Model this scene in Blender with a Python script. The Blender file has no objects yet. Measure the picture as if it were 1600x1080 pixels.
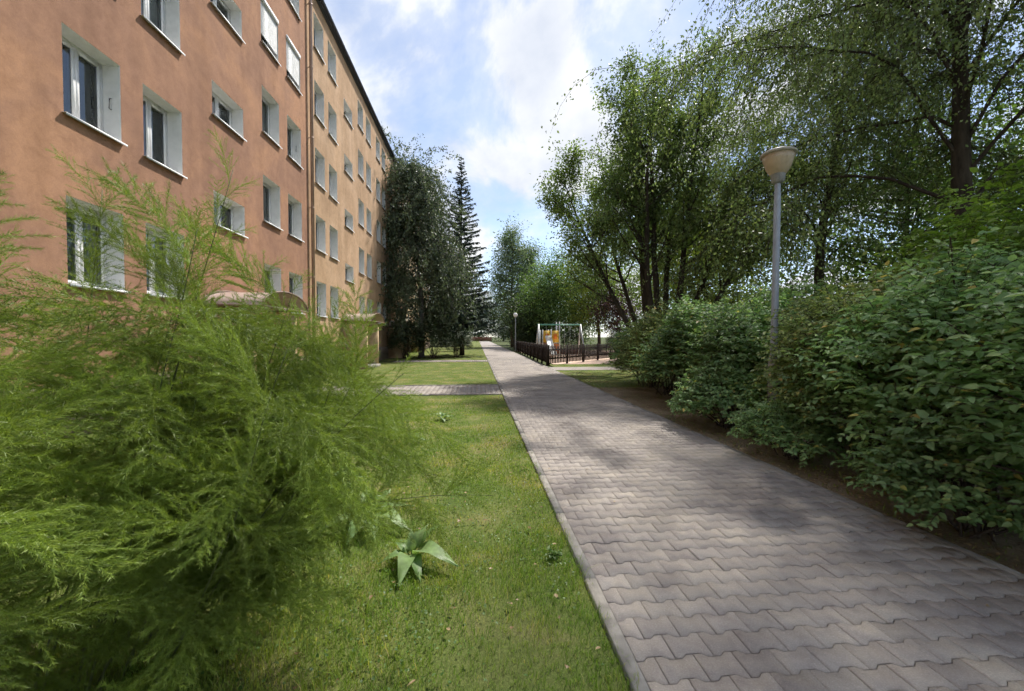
import bpy, math
import numpy as np
from mathutils import Vector, Matrix

R = math.radians
scene = bpy.context.scene
# ---------------------------------------------------------------- camera
cam_d = bpy.data.cameras.new('camera')
cam = bpy.data.objects.new('camera', cam_d)
scene.collection.objects.link(cam)
cam_d.sensor_width = 36.0
cam_d.lens = 36.0 * 640.0 / 1600.0
cam_d.clip_start = 0.05
cam_d.clip_end = 2000
cam.location = (0, 0, 1.6)
cam.rotation_euler = (R(90 - 1.34), 0, R(-4.9))
scene.camera = cam
# ---------------------------------------------------------------- world / sun / exposure
SUN_AZ, SUN_EL = R(37.2), R(53)          # azimuth from +Y towards +X
SUN_STRENGTH, SKY_STRENGTH, EXPOSURE = 3.7, 0.125, 0.85
world = bpy.data.worlds.new('World')
scene.world = world
world.use_nodes = True
wn = world.node_tree
wn.nodes.clear()


def build_world():
    N, L = wn.nodes, wn.links
    out = N.new('ShaderNodeOutputWorld')
    bg = N.new('ShaderNodeBackground')
    bg.inputs['Strength'].default_value = SKY_STRENGTH
    sky = N.new('ShaderNodeTexSky')
    sky.sky_type = 'NISHITA'
    sky.sun_disc = False
    sky.sun_elevation = SUN_EL
    sky.sun_rotation = SUN_AZ
    sky.air_density = 0.8
    sky.dust_density = 0.15
    sky.ozone_density = 2.0
    tc = N.new('ShaderNodeTexCoord')
    sep = N.new('ShaderNodeSeparateXYZ')
    L.new(tc.outputs['Generated'], sep.inputs[0])
    mz = N.new('ShaderNodeMath'); mz.operation = 'MAXIMUM'; mz.inputs[1].default_value = 0.0
    L.new(sep.outputs['Z'], mz.inputs[0])
    az = N.new('ShaderNodeMath'); az.operation = 'ADD'; az.inputs[1].default_value = 0.30
    L.new(mz.outputs[0], az.inputs[0])
    dx = N.new('ShaderNodeMath'); dx.operation = 'DIVIDE'
    dy = N.new('ShaderNodeMath'); dy.operation = 'DIVIDE'
    L.new(sep.outputs['X'], dx.inputs[0]); L.new(az.outputs[0], dx.inputs[1])
    L.new(sep.outputs['Y'], dy.inputs[0]); L.new(az.outputs[0], dy.inputs[1])
    comb = N.new('ShaderNodeCombineXYZ')
    L.new(dx.outputs[0], comb.inputs[0]); L.new(dy.outputs[0], comb.inputs[1])
    comb.inputs[2].default_value = 3.7
    mp = N.new('ShaderNodeMapping')
    mp.inputs['Rotation'].default_value = (0, 0, R(18))
    mp.inputs['Scale'].default_value = (1.25, 0.85, 1)
    mp.inputs['Location'].default_value = (8.2, -2.6, 0)
    L.new(comb.outputs[0], mp.inputs[0])
    n1 = N.new('ShaderNodeTexNoise')
    n1.inputs['Scale'].default_value = 1.75
    n1.inputs['Detail'].default_value = 7
    n1.inputs['Roughness'].default_value = 0.58
    n1.inputs['Distortion'].default_value = 0.35
    L.new(mp.outputs[0], n1.inputs['Vector'])
    cr = N.new('ShaderNodeValToRGB')
    e = cr.color_ramp.elements
    e[0].position = 0.46; e[0].color = (0.3, 0.3, 0.3, 1)
    e[1].position = 0.60; e[1].color = (1, 1, 1, 1)
    m = e.new(0.53); m.color = (0.5, 0.5, 0.5, 1)
    L.new(n1.outputs['Fac'], cr.inputs[0])
    # cloud body: slightly darker, bluish bases
    n2 = N.new('ShaderNodeTexNoise')
    n2.inputs['Scale'].default_value = 3.6
    n2.inputs['Detail'].default_value = 6
    L.new(mp.outputs[0], n2.inputs['Vector'])
    cr2 = N.new('ShaderNodeValToRGB')
    e = cr2.color_ramp.elements
    e[0].position = 0.35; e[0].color = (3.5, 3.75, 4.25, 1)
    e[1].position = 0.62; e[1].color = (4.95, 5.0, 5.05, 1)
    L.new(n2.outputs['Fac'], cr2.inputs[0])
    mix = N.new('ShaderNodeMixRGB')
    L.new(cr.outputs[0], mix.inputs[0])
    L.new(sky.outputs[0], mix.inputs[1])
    L.new(cr2.outputs[0], mix.inputs[2])
    L.new(mix.outputs[0], bg.inputs['Color'])
    L.new(bg.outputs[0], out.inputs['Surface'])


build_world()
sun_d = bpy.data.lights.new('sun', 'SUN')
sun_d.energy = SUN_STRENGTH
sun_d.angle = R(2.0)
sun_d.color = (1.0, 0.95, 0.87)
sun = bpy.data.objects.new('sun', sun_d)
scene.collection.objects.link(sun)
to_sun = Vector((math.sin(SUN_AZ) * math.cos(SUN_EL), math.cos(SUN_AZ) * math.cos(SUN_EL), math.sin(SUN_EL)))
sun.rotation_euler = to_sun.to_track_quat('Z', 'Y').to_euler()
sun.location = (10, 10, 30)
scene.view_settings.view_transform = 'Standard'
scene.view_settings.look = 'None'
scene.view_settings.exposure = EXPOSURE
scene.view_settings.gamma = 1.0
cy = scene.cycles
cy.max_bounces = 6
cy.diffuse_bounces = 5
cy.glossy_bounces = 2
cy.transmission_bounces = 4
cy.transparent_max_bounces = 6
cy.use_adaptive_sampling = True
cy.adaptive_threshold = 0.05
cy.use_denoising = True
cy.denoising_prefilter = 'FAST'
cy.caustics_reflective = False
cy.caustics_refractive = False
cy.sample_clamp_indirect = 6

# ---------------------------------------------------------------- helpers
COL = scene.collection


def rs(seed):
    return np.random.RandomState(seed)


def unit(v):
    v = np.asarray(v, float)
    n = np.linalg.norm(v, axis=-1, keepdims=True)
    return v / np.maximum(n, 1e-9)


def mesh_np(name, V, F, smooth=False):
    """V (n,3), F list of arrays (m,k)."""
    me = bpy.data.meshes.new(name)
    if not isinstance(F, (list, tuple)):
        F = [F]
    F = [np.asarray(f, np.int32) for f in F if len(f)]
    V = np.asarray(V, np.float32)
    me.vertices.add(len(V))
    me.vertices.foreach_set('co', V.ravel())
    loops = np.concatenate([f.ravel() for f in F])
    sizes = np.concatenate([np.full(len(f), f.shape[1], np.int32) for f in F])
    starts = np.concatenate([[0], np.cumsum(sizes)[:-1]]).astype(np.int32)
    me.loops.add(len(loops))
    me.loops.foreach_set('vertex_index', loops)
    me.polygons.add(len(sizes))
    me.polygons.foreach_set('loop_start', starts)
    if smooth:
        me.polygons.foreach_set('use_smooth', np.ones(len(sizes), bool))
    me.update(calc_edges=True)
    return me


class MB:
    """collects shapes into one mesh"""
    def __init__(self):
        self.V = []; self.F3 = []; self.F4 = []; self.n = 0; self.ng = []

    def add(self, V, F):
        V = np.asarray(V, float)
        for f in F:
            f = np.asarray(f) + self.n
            if f.ndim == 1:
                self.ng.append(f)
            elif f.shape[1] == 3:
                self.F3.append(f)
            else:
                self.F4.append(f)
        self.V.append(V); self.n += len(V)
        return self

    def box(self, x0, x1, y0, y1, z0, z1):
        V = [(x0, y0, z0), (x1, y0, z0), (x1, y1, z0), (x0, y1, z0), (x0, y0, z1), (x1, y0, z1), (x1, y1, z1), (x0, y1, z1)]
        return self.add(V, [np.array([(0, 3, 2, 1), (4, 5, 6, 7), (0, 1, 5, 4), (1, 2, 6, 5), (2, 3, 7, 6), (3, 0, 4, 7)])])

    def quad(self, a, b, c, d):
        return self.add([a, b, c, d], [np.array([(0, 1, 2, 3)])])

    def poly(self, pts):
        return self.add(pts, [np.arange(len(pts))])

    def tube(self, P, r, sides=6, cap=True):
        P = np.asarray(P, float); n = len(P)
        r = np.broadcast_to(np.asarray(r, float), (n,))
        T = np.gradient(P, axis=0); T = unit(T)
        ref = np.array([0, 0, 1.0]) if abs(T[0, 2]) < 0.8 else np.array([1.0, 0, 0])
        A = unit(np.cross(T, ref)); B = np.cross(T, A)
        a = np.arange(sides) * 2 * np.pi / sides
        ring = A[:, None, :] * np.cos(a)[None, :, None] + B[:, None, :] * np.sin(a)[None, :, None]
        V = (P[:, None, :] + ring * r[:, None, None]).reshape(-1, 3)
        i = np.arange(n - 1)[:, None] * sides; j = np.arange(sides)[None, :]; k = (j + 1) % sides
        F = np.stack([i + j, i + k, i + sides + k, i + sides + j], -1).reshape(-1, 4)
        Fs = [F]
        if cap:
            Fs += [np.arange(sides)[::-1], (n - 1) * sides + np.arange(sides)]
        return self.add(V, Fs)

    def lathe(self, prof, cx=0, cy=0, sides=20):
        prof = np.asarray(prof, float)
        a = np.arange(sides) * 2 * np.pi / sides
        V = np.stack([cx + prof[:, 0:1] * np.cos(a), cy + prof[:, 0:1] * np.sin(a), np.repeat(prof[:, 1:2], sides, 1)], -1).reshape(-1, 3)
        n = len(prof)
        i = np.arange(n - 1)[:, None] * sides; j = np.arange(sides)[None, :]; k = (j + 1) % sides
        F = np.stack([i + j, i + k, i + sides + k, i + sides + j], -1).reshape(-1, 4)
        return self.add(V, [F])

    def mesh(self, name, smooth=False):
        V = np.concatenate(self.V)
        F = []
        if self.F3: F.append(np.concatenate(self.F3))
        if self.F4: F.append(np.concatenate(self.F4))
        for g in self.ng: F.append(g[None, :])
        return mesh_np(name, V, F, smooth)


def obj(name, me, mat=None, parent=None, loc=None, rot=None, scale=None):
    if isinstance(me, MB):
        me = me.mesh(name)
    o = bpy.data.objects.new(name, me)
    COL.objects.link(o)
    if mat is not None and len(me.materials) == 0:
        me.materials.append(mat)
    if parent is not None: o.parent = parent
    if loc is not None: o.location = loc
    if rot is not None: o.rotation_euler = rot
    if scale is not None: o.scale = scale if hasattr(scale, '__len__') else (scale,) * 3
    return o


def tag(o, label=None, cat=None, group=None, kind=None):
    if label: o['label'] = label
    if cat: o['category'] = cat
    if group: o['group'] = group
    if kind: o['kind'] = kind
    return o


def thing(name, label, cat, loc=(0, 0, 0), rz=0.0, group=None, scale=None):
    o = bpy.data.objects.new(name, None)
    COL.objects.link(o)
    o.location = loc; o.rotation_euler = (0, 0, rz)
    if scale is not None: o.scale = scale if hasattr(scale, '__len__') else (scale,) * 3
    return tag(o, label, cat, group)


# ---------------------------------------------------------------- materials
def new_mat(name):
    m = bpy.data.materials.new(name)
    m.use_nodes = True
    nt = m.node_tree
    b = nt.nodes['Principled BSDF']
    return m, nt, b


def ramp(nt, fac, stops):
    r = nt.nodes.new('ShaderNodeValToRGB')
    el = r.color_ramp.elements
    while len(el) < len(stops): el.new(0.5)
    for e, (p, c) in zip(el, stops):
        e.position = p; e.color = (*c, 1)
    nt.links.new(fac, r.inputs[0])
    return r.outputs[0]


def noise(nt, scale, detail=4, rough=0.55, vec=None, dist=0.0, sc3=None, coord='Object'):
    n = nt.nodes.new('ShaderNodeTexNoise')
    n.inputs['Scale'].default_value = scale
    n.inputs['Detail'].default_value = detail
    n.inputs['Roughness'].default_value = rough
    n.inputs['Distortion'].default_value = dist
    if vec is None:
        g = nt.nodes.new('ShaderNodeNewGeometry'); vec = g.outputs['Position']
    if sc3 is not None:
        m = nt.nodes.new('ShaderNodeMapping'); m.inputs['Scale'].default_value = sc3
        nt.links.new(vec, m.inputs[0]); vec = m.outputs[0]
    nt.links.new(vec, n.inputs['Vector'])
    return n.outputs['Fac']


def mixc(nt, fac, a, b, mode='MIX'):
    m = nt.nodes.new('ShaderNodeMixRGB'); m.blend_type = mode
    for s, i in ((fac, 0), (a, 1), (b, 2)):
        if isinstance(s, (int, float)): m.inputs[i].default_value = s
        elif isinstance(s, tuple): m.inputs[i].default_value = (*s, 1)
        else: nt.links.new(s, m.inputs[i])
    return m.outputs[0]


def math_n(nt, op, a, b=None):
    m = nt.nodes.new('ShaderNodeMath'); m.operation = op
    for s, i in ((a, 0), (b, 1)):
        if s is None: continue
        if isinstance(s, (int, float)): m.inputs[i].default_value = s
        else: nt.links.new(s, m.inputs[i])
    return m.outputs[0]


def bump(nt, b, h, strength=0.3, dist=0.01):
    n = nt.nodes.new('ShaderNodeBump')
    n.inputs['Strength'].default_value = strength
    n.inputs['Distance'].default_value = dist
    nt.links.new(h, n.inputs['Height'])
    nt.links.new(n.outputs[0], b.inputs['Normal'])


def plain(name, col, rough=0.6, metal=0.0, var=0.12, scale=6.0, spec=0.4):
    m, nt, b = new_mat(name)
    f = noise(nt, scale, 5)
    c0 = tuple(x * (1 - var) for x in col); c1 = tuple(min(1, x * (1 + var)) for x in col)
    nt.links.new(ramp(nt, f, [(0.3, c0), (0.7, c1)]), b.inputs['Base Color'])
    b.inputs['Roughness'].default_value = rough
    b.inputs['Metallic'].default_value = metal
    b.inputs['Specular IOR Level'].default_value = spec
    return m


def leaf_mat(name, stops, trans=0.4, tcol=(1.15, 1.25, 0.55), rough=0.45, spec=0.35, nscale=0.9, namp=0.35):
    m, nt, b = new_mat(name)
    g = nt.nodes.new('ShaderNodeNewGeometry')
    oi = nt.nodes.new('ShaderNodeObjectInfo')
    r = math_n(nt, 'FRACT', math_n(nt, 'ADD', g.outputs['Random Per Island'], oi.outputs['Random']))
    c = ramp(nt, r, stops)
    f = noise(nt, nscale, 1)
    lo = 1 - namp; hi = 1 + namp
    v = ramp(nt, f, [(0.3, (lo,) * 3), (0.7, (min(hi, 1.6),) * 3)])
    c = mixc(nt, 1.0, c, v, 'MULTIPLY')
    nt.links.new(c, b.inputs['Base Color'])
    b.inputs['Roughness'].default_value = rough
    b.inputs['Specular IOR Level'].default_value = spec
    t = nt.nodes.new('ShaderNodeBsdfTranslucent')
    tc = mixc(nt, 1.0, c, tcol, 'MULTIPLY')
    nt.links.new(tc, t.inputs['Color'])
    mx = nt.nodes.new('ShaderNodeMixShader')
    mx.inputs[0].default_value = trans
    nt.links.new(b.outputs[0], mx.inputs[1]); nt.links.new(t.outputs[0], mx.inputs[2])
    nt.links.new(mx.outputs[0], nt.nodes['Material Output'].inputs['Surface'])
    return m


def paver_mat():
    m, nt, b = new_mat('paver_concrete')
    g = nt.nodes.new('ShaderNodeNewGeometry'); oi = nt.nodes.new('ShaderNodeObjectInfo')
    r = math_n(nt, 'FRACT', math_n(nt, 'ADD', g.outputs['Random Per Island'], oi.outputs['Random']))
    c = ramp(nt, r, [(0.0, (0.29, 0.258, 0.232)), (0.5, (0.32, 0.286, 0.256)), (1.0, (0.355, 0.318, 0.284))])
    st = ramp(nt, noise(nt, 0.9, 6, 0.6), [(0.34, (0.74, 0.725, 0.73)), (0.5, (0.98, 0.98, 0.98)), (0.68, (1.18, 1.16, 1.09))])
    c = mixc(nt, 1.0, c, st, 'MULTIPLY')
    gr = ramp(nt, noise(nt, 120, 4, 0.75), [(0.3, (0.78,) * 3), (0.58, (1.02,) * 3), (0.72, (1.4,) * 3)])
    c = mixc(nt, 1.0, c, ramp(nt, noise(nt, 3.2, 5, 0.65, dist=0.8), [(0.36, (0.86, 0.85, 0.87)), (0.5, (1, 1, 1)), (0.66, (1.10, 1.09, 1.04))]), 'MULTIPLY')
    c = mixc(nt, 1.0, c, gr, 'MULTIPLY')
    # pale droppings / scuffs
    sp = ramp(nt, noise(nt, 9, 5, 0.72), [(0.69, (0, 0, 0)), (0.76, (1, 1, 1))])
    c = mixc(nt, math_n(nt, 'MULTIPLY', sp, 0.35), c, (0.42, 0.40, 0.36))
    nt.links.new(c, b.inputs['Base Color'])
    b.inputs['Roughness'].default_value = 0.85
    b.inputs['Specular IOR Level'].default_value = 0.25
    bump(nt, b, noise(nt, 140, 4, 0.7), 0.35, 0.004)
    return m


def stucco(name, c0, c1, c2):
    m, nt, b = new_mat(name)
    c = ramp(nt, noise(nt, 0.55, 6, 0.6, dist=0.6), [(0.36, c0), (0.5, c1), (0.64, c2)])
    streak = ramp(nt, noise(nt, 1.0, 6, 0.62, sc3=(1.2, 1.2, 0.14)), [(0.34, (0.85, 0.84, 0.83)), (0.52, (1, 1, 1)), (0.68, (1.06, 1.05, 1.03))])
    c = mixc(nt, 1.0, c, streak, 'MULTIPLY')
    mott = ramp(nt, noise(nt, 4.5, 7, 0.7, dist=0.5), [(0.34, (0.88, 0.865, 0.85)), (0.55, (1.02, 1.02, 1.02)), (0.7, (1.08, 1.07, 1.05))])
    c = mixc(nt, 1.0, c, mott, 'MULTIPLY')
    fine = ramp(nt, noise(nt, 55, 4, 0.7), [(0.3, (0.88,) * 3), (0.7, (1.09,) * 3)])
    c = mixc(nt, 1.0, c, fine, 'MULTIPLY')
    nt.links.new(c, b.inputs['Base Color'])
    b.inputs['Roughness'].default_value = 0.95
    b.inputs['Specular IOR Level'].default_value = 0.1
    bump(nt, b, noise(nt, 70, 5, 0.7), 0.5, 0.01)
    return m


def ground_mat(name, stops, scale, dirt=None, fine=60, bstr=0.6):
    m, nt, b = new_mat(name)
    c = ramp(nt, noise(nt, scale, 7, 0.62, dist=0.4), stops)
    f = ramp(nt, noise(nt, fine, 5, 0.75), [(0.25, (0.55,) * 3), (0.5, (1.0,) * 3), (0.75, (1.5,) * 3)])
    c = mixc(nt, 1.0, c, f, 'MULTIPLY')
    nt.links.new(c, b.inputs['Base Color'])
    b.inputs['Roughness'].default_value = 0.95
    b.inputs['Specular IOR Level'].default_value = 0.1
    bump(nt, b, noise(nt, fine, 5, 0.7), bstr, 0.02)
    return m


def grass_mat():
    m, nt, b = new_mat('grass_blade')
    g = nt.nodes.new('ShaderNodeNewGeometry')
    c = ramp(nt, g.outputs['Random Per Island'], [(0.0, (0.125, 0.215, 0.03)), (0.4, (0.175, 0.285, 0.04)), (0.82, (0.24, 0.345, 0.06)), (0.94, (0.37, 0.38, 0.12)), (1.0, (0.50, 0.45, 0.21))])
    f = noise(nt, 1.3, 4, 0.6)
    v = ramp(nt, f, [(0.34, (0.72, 0.90, 0.70)), (0.5, (1, 1, 1)), (0.62, (1.55, 1.25, 1.25))])
    c = mixc(nt, 1.0, c, v, 'MULTIPLY')
    nt.links.new(c, b.inputs['Base Color'])
    b.inputs['Roughness'].default_value = 0.5
    b.inputs['Specular IOR Level'].default_value = 0.3
    t = nt.nodes.new('ShaderNodeBsdfTranslucent')
    nt.links.new(mixc(nt, 1.0, c, (1.2, 1.2, 0.6), 'MULTIPLY'), t.inputs['Color'])
    mx = nt.nodes.new('ShaderNodeMixShader'); mx.inputs[0].default_value = 0.4
    nt.links.new(b.outputs[0], mx.inputs[1]); nt.links.new(t.outputs[0], mx.inputs[2])
    nt.links.new(mx.outputs[0], nt.nodes['Material Output'].inputs['Surface'])
    return m


def bark(name, c0, c1, scale=9.0):
    m, nt, b = new_mat(name)
    f = noise(nt, scale, 6, 0.65, sc3=(1, 1, 0.22))
    nt.links.new(ramp(nt, f, [(0.32, c0), (0.68, c1)]), b.inputs['Base Color'])
    b.inputs['Roughness'].default_value = 0.9
    b.inputs['Specular IOR Level'].default_value = 0.15
    bump(nt, b, f, 0.7, 0.03)
    return m


def glass_mat():
    m, nt, b = new_mat('window_glass')
    nt.nodes.remove(b)
    gl = nt.nodes.new('ShaderNodeBsdfGlossy'); gl.inputs['Roughness'].default_value = 0.02
    gl.inputs['Color'].default_value = (0.85, 0.9, 0.92, 1)
    tr = nt.nodes.new('ShaderNodeBsdfTransparent'); tr.inputs['Color'].default_value = (0.72, 0.76, 0.75, 1)
    fr = nt.nodes.new('ShaderNodeFresnel'); fr.inputs['IOR'].default_value = 1.55
    f = math_n(nt, 'ADD', fr.outputs[0], 0.05)
    mx = nt.nodes.new('ShaderNodeMixShader')
    nt.links.new(f, mx.inputs[0]); nt.links.new(tr.outputs[0], mx.inputs[1]); nt.links.new(gl.outputs[0], mx.inputs[2])
    nt.links.new(mx.outputs[0], nt.nodes['Material Output'].inputs['Surface'])
    return m


M = {}
M['paver'] = paver_mat()
M['kerb'] = plain('kerb_concrete', (0.25, 0.232, 0.205), 0.9, 0, 0.35, 9)
M['sand'] = plain('joint_sand', (0.19, 0.17, 0.14), 0.95, 0, 0.45, 7)
M['farpath'] = ground_mat('path_far', [(0.3, (0.30, 0.268, 0.242)), (0.7, (0.345, 0.308, 0.276))], 0.9, fine=25, bstr=0.1)
M['lawn'] = ground_mat('lawn_soil', [(0.3, (0.085, 0.125, 0.03)), (0.52, (0.13, 0.155, 0.045)), (0.68, (0.22, 0.195, 0.09))], 1.3)
M['ground'] = ground_mat('ground_soil', [(0.3, (0.05, 0.075, 0.022)), (0.7, (0.095, 0.10, 0.045))], 0.5)
M['verge'] = ground_mat('verge_soil', [(0.28, (0.12, 0.11, 0.055)), (0.48, (0.23, 0.18, 0.12)), (0.7, (0.38, 0.30, 0.21))], 1.1, fine=45)
M['playsand'] = ground_mat('play_sand', [(0.3, (0.58, 0.42, 0.32)), (0.7, (0.68, 0.51, 0.40))], 1.0, fine=30, bstr=0.2)
M['grass'] = grass_mat()
M['stucco_a'] = stucco('stucco_terracotta', (0.325, 0.185, 0.128), (0.375, 0.212, 0.14), (0.44, 0.245, 0.15))
M['stucco_b'] = stucco('stucco_tan', (0.42, 0.275, 0.17), (0.48, 0.32, 0.20), (0.54, 0.37, 0.24))
M['stucco_c'] = stucco('stucco_sand', (0.52, 0.37, 0.22), (0.58, 0.43, 0.27), (0.63, 0.48, 0.31))
M['plinth'] = stucco('stucco_plinth', (0.24, 0.19, 0.15), (0.28, 0.22, 0.17), (0.32, 0.26, 0.2))
M['reveal'] = plain('white_render', (0.70, 0.70, 0.68), 0.85, 0, 0.06, 8)
M['pvc'] = plain('white_pvc', (0.80, 0.80, 0.80), 0.35, 0, 0.03, 3)
M['sill'] = plain('sill_metal', (0.74, 0.74, 0.74), 0.4, 0.0, 0.05, 5)
M['glass'] = glass_mat()
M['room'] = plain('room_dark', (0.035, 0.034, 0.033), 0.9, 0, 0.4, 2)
M['curtain'] = plain('net_curtain', (0.62, 0.62, 0.60), 0.9, 0, 0.15, 9)
M['blind'] = plain('grey_blind', (0.16, 0.16, 0.165), 0.7, 0, 0.2, 6)
M['shutter'] = plain('shutter_white', (0.66, 0.66, 0.65), 0.5, 0, 0.06, 5)
M['pipe'] = plain('pipe_brown', (0.36, 0.245, 0.19), 0.4, 0.2, 0.12, 4)
M['gutter'] = plain('gutter_dark', (0.045, 0.05, 0.065), 0.45, 0.3, 0.15, 4)
M['canopy'] = plain('canopy_brown', (0.20, 0.13, 0.10), 0.5, 0, 0.15, 6)
M['polycarb'] = plain('canopy_sheet', (0.46, 0.37, 0.32), 0.3, 0, 0.1, 5)
M['doorpaint'] = plain('door_ochre', (0.50, 0.33, 0.13), 0.5, 0, 0.12, 5)
M['black'] = plain('black_metal', (0.02, 0.02, 0.02), 0.5, 0, 0.2, 9)
M['lampgrey'] = plain('lamp_post_grey', (0.30, 0.33, 0.37), 0.55, 0.15, 0.12, 7)
M['lampbase'] = plain('lamp_base_grey', (0.27, 0.27, 0.26), 0.65, 0.1, 0.25, 12)
M['lampbowl'] = plain('lamp_bowl_plastic', (0.44, 0.35, 0.24), 0.35, 0, 0.12, 10)
M['lampcap'] = plain('lamp_cap_plastic', (0.36, 0.33, 0.27), 0.4, 0, 0.15, 8)
M['lampwhite'] = plain('lamp_globe_white', (0.75, 0.75, 0.72), 0.4, 0, 0.05, 8)
M['sticker'] = plain('sticker_orange', (0.62, 0.36, 0.22), 0.6, 0, 0.15, 40)
M['picket'] = plain('picket_brown', (0.03, 0.02, 0.016), 0.8, 0, 0.35, 12, 0.2)
M['steel'] = plain('galvanised_steel', (0.46, 0.47, 0.47), 0.5, 0.4, 0.1, 7)
M['green'] = plain('paint_green', (0.10, 0.30, 0.22), 0.45, 0, 0.1, 7)
M['yellow'] = plain('panel_yellow', (0.72, 0.47, 0.06), 0.45, 0, 0.08, 7)
M['orange'] = plain('panel_orange', (0.72, 0.20, 0.03), 0.45, 0, 0.08, 7)
M['slide'] = plain('slide_white', (0.80, 0.80, 0.78), 0.4, 0, 0.04, 5)
M['redbrown'] = plain('wood_redbrown', (0.22, 0.07, 0.045), 0.7, 0, 0.2, 8)
M['rubber'] = plain('rubber_black', (0.02, 0.02, 0.022), 0.7, 0, 0.2, 8)
M['bark_dark'] = bark('bark_dark', (0.028, 0.022, 0.017), (0.075, 0.06, 0.046))
M['bark_brown'] = bark('bark_brown', (0.04, 0.03, 0.022), (0.10, 0.075, 0.055))
M['bark_birch'] = bark('bark_birch', (0.06, 0.05, 0.045), (0.30, 0.28, 0.26), 5)
M['leaf_maple'] = leaf_mat('leaf_maple', [(0, (0.105, 0.155, 0.062)), (0.5, (0.15, 0.215, 0.08)), (0.9, (0.20, 0.275, 0.105)), (1, (0.27, 0.33, 0.11))], 0.42)
M['leaf_birch'] = leaf_mat('leaf_birch', [(0, (0.110, 0.161, 0.060)), (0.6, (0.172, 0.231, 0.085)), (1, (0.263, 0.312, 0.121))], 0.40, (1.05, 1.12, 0.72))
M['leaf_birch_far'] = leaf_mat('leaf_birch_far', [(0, (0.063, 0.095, 0.053)), (0.6, (0.101, 0.133, 0.076)), (1, (0.152, 0.190, 0.101))], 0.3, (1.1, 1.15, 0.8))
M['leaf_spruce'] = leaf_mat('leaf_spruce', [(0, (0.056, 0.093, 0.075)), (0.6, (0.093, 0.133, 0.103)), (1, (0.159, 0.196, 0.159))], 0.12, (1, 1.05, 0.9))
M['leaf_grey'] = leaf_mat('leaf_greygreen', [(0, (0.105, 0.158, 0.083)), (0.6, (0.165, 0.225, 0.120)), (1, (0.255, 0.315, 0.180))], 0.35, (1.1, 1.15, 0.8))
M['leaf_mid'] = leaf_mat('leaf_midgreen', [(0, (0.080, 0.152, 0.050)), (0.6, (0.136, 0.224, 0.072)), (1, (0.216, 0.307, 0.100))], 0.38)
M['leaf_yel'] = leaf_mat('leaf_yellowgreen', [(0, (0.11, 0.16, 0.03)), (0.6, (0.17, 0.22, 0.04)), (1, (0.25, 0.28, 0.06))], 0.45)
M['leaf_copper'] = leaf_mat('leaf_copper', [(0, (0.03, 0.018, 0.018)), (0.6, (0.055, 0.03, 0.028)), (1, (0.095, 0.055, 0.045))], 0.3, (1.2, 0.9, 0.8))
M['leaf_dark'] = leaf_mat('leaf_dark', [(0, (0.029, 0.052, 0.023)), (0.6, (0.052, 0.081, 0.034)), (1, (0.085, 0.117, 0.047))], 0.25)
M['leaf_shrub'] = leaf_mat('leaf_shrub', [(0, (0.146, 0.254, 0.102)), (0.45, (0.212, 0.342, 0.139)), (0.8, (0.291, 0.422, 0.189)), (0.965, (0.379, 0.495, 0.204)), (0.985, (0.524, 0.510, 0.131)), (1, (0.612, 0.437, 0.160))], 0.42, (1.05, 1.15, 0.7), spec=0.28, rough=0.5)
M['leaf_shrub2'] = leaf_mat('leaf_shrub_olive', [(0, (0.161, 0.224, 0.077)), (0.45, (0.239, 0.315, 0.105)), (0.8, (0.323, 0.392, 0.140)), (0.94, (0.405, 0.448, 0.155)), (0.97, (0.588, 0.504, 0.140)), (1, (0.616, 0.405, 0.168))], 0.42, (1.05, 1.12, 0.7), spec=0.28, rough=0.5)
M['leaf_young'] = leaf_mat('leaf_young', [(0, (0.124, 0.207, 0.041)), (0.6, (0.179, 0.276, 0.055)), (1, (0.262, 0.359, 0.083))], 0.45)
M['asparagus'] = leaf_mat('asparagus_needle', [(0, (0.157, 0.232, 0.040)), (0.6, (0.215, 0.297, 0.052)), (1, (0.313, 0.384, 0.081))], 0.34, (1.15, 1.15, 0.5), nscale=2.2, namp=0.3)
M['asp_stem'] = plain('asparagus_stem', (0.07, 0.085, 0.03), 0.5, 0, 0.35, 15)
M['burdock'] = leaf_mat('burdock_leaf', [(0, (0.156, 0.260, 0.078)), (0.6, (0.221, 0.325, 0.117)), (1, (0.286, 0.377, 0.169))], 0.35, nscale=14, namp=0.25)
M['weed'] = leaf_mat('weed_leaf', [(0, (0.07, 0.14, 0.03)), (0.6, (0.11, 0.19, 0.045)), (1, (0.17, 0.25, 0.08))], 0.35)
M['dry'] = leaf_mat('dry_leaf', [(0, (0.16, 0.09, 0.04)), (0.5, (0.27, 0.17, 0.08)), (1, (0.40, 0.29, 0.15))], 0.15)

# ---------------------------------------------------------------- ground, paths, pavers
PX0, PX1 = 0.78, 3.58                     # paved width between the kerbs
ROW, PW = 0.1412, 0.2


def sheet(name, x0, x1, y0, y1, z, mat, label=None):
    o = obj(name, MB().quad((x0, y0, z), (x1, y0, z), (x1, y1, z), (x0, y1, z)), mat)
    return tag(o, label, None, None, 'structure')


sheet('ground', -300, 300, -120, 500, -0.06, M['ground'])
sheet('lawn', -6.35, 0.695, -3, 11.22, -0.018, M['lawn'])
sheet('lawn', -6.35, 0.695, 13.55, 25.6, -0.018, M['lawn'])
sheet('lawn', -6.35, 0.695, 27.4, 126, -0.018, M['lawn'])
sheet('verge', 3.665, 9.5, -3, 12.6, -0.018, M['verge'])
sheet('lawn', 3.665, 16, 12.6, 18.9, -0.018, M['lawn'])
sheet('lawn', 4.0, 16, 20.95, 23.1, -0.018, M['lawn'])
sheet('playground_sand', 4.4, 24, 23.2, 46, -0.03, M['playsand'])


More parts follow.
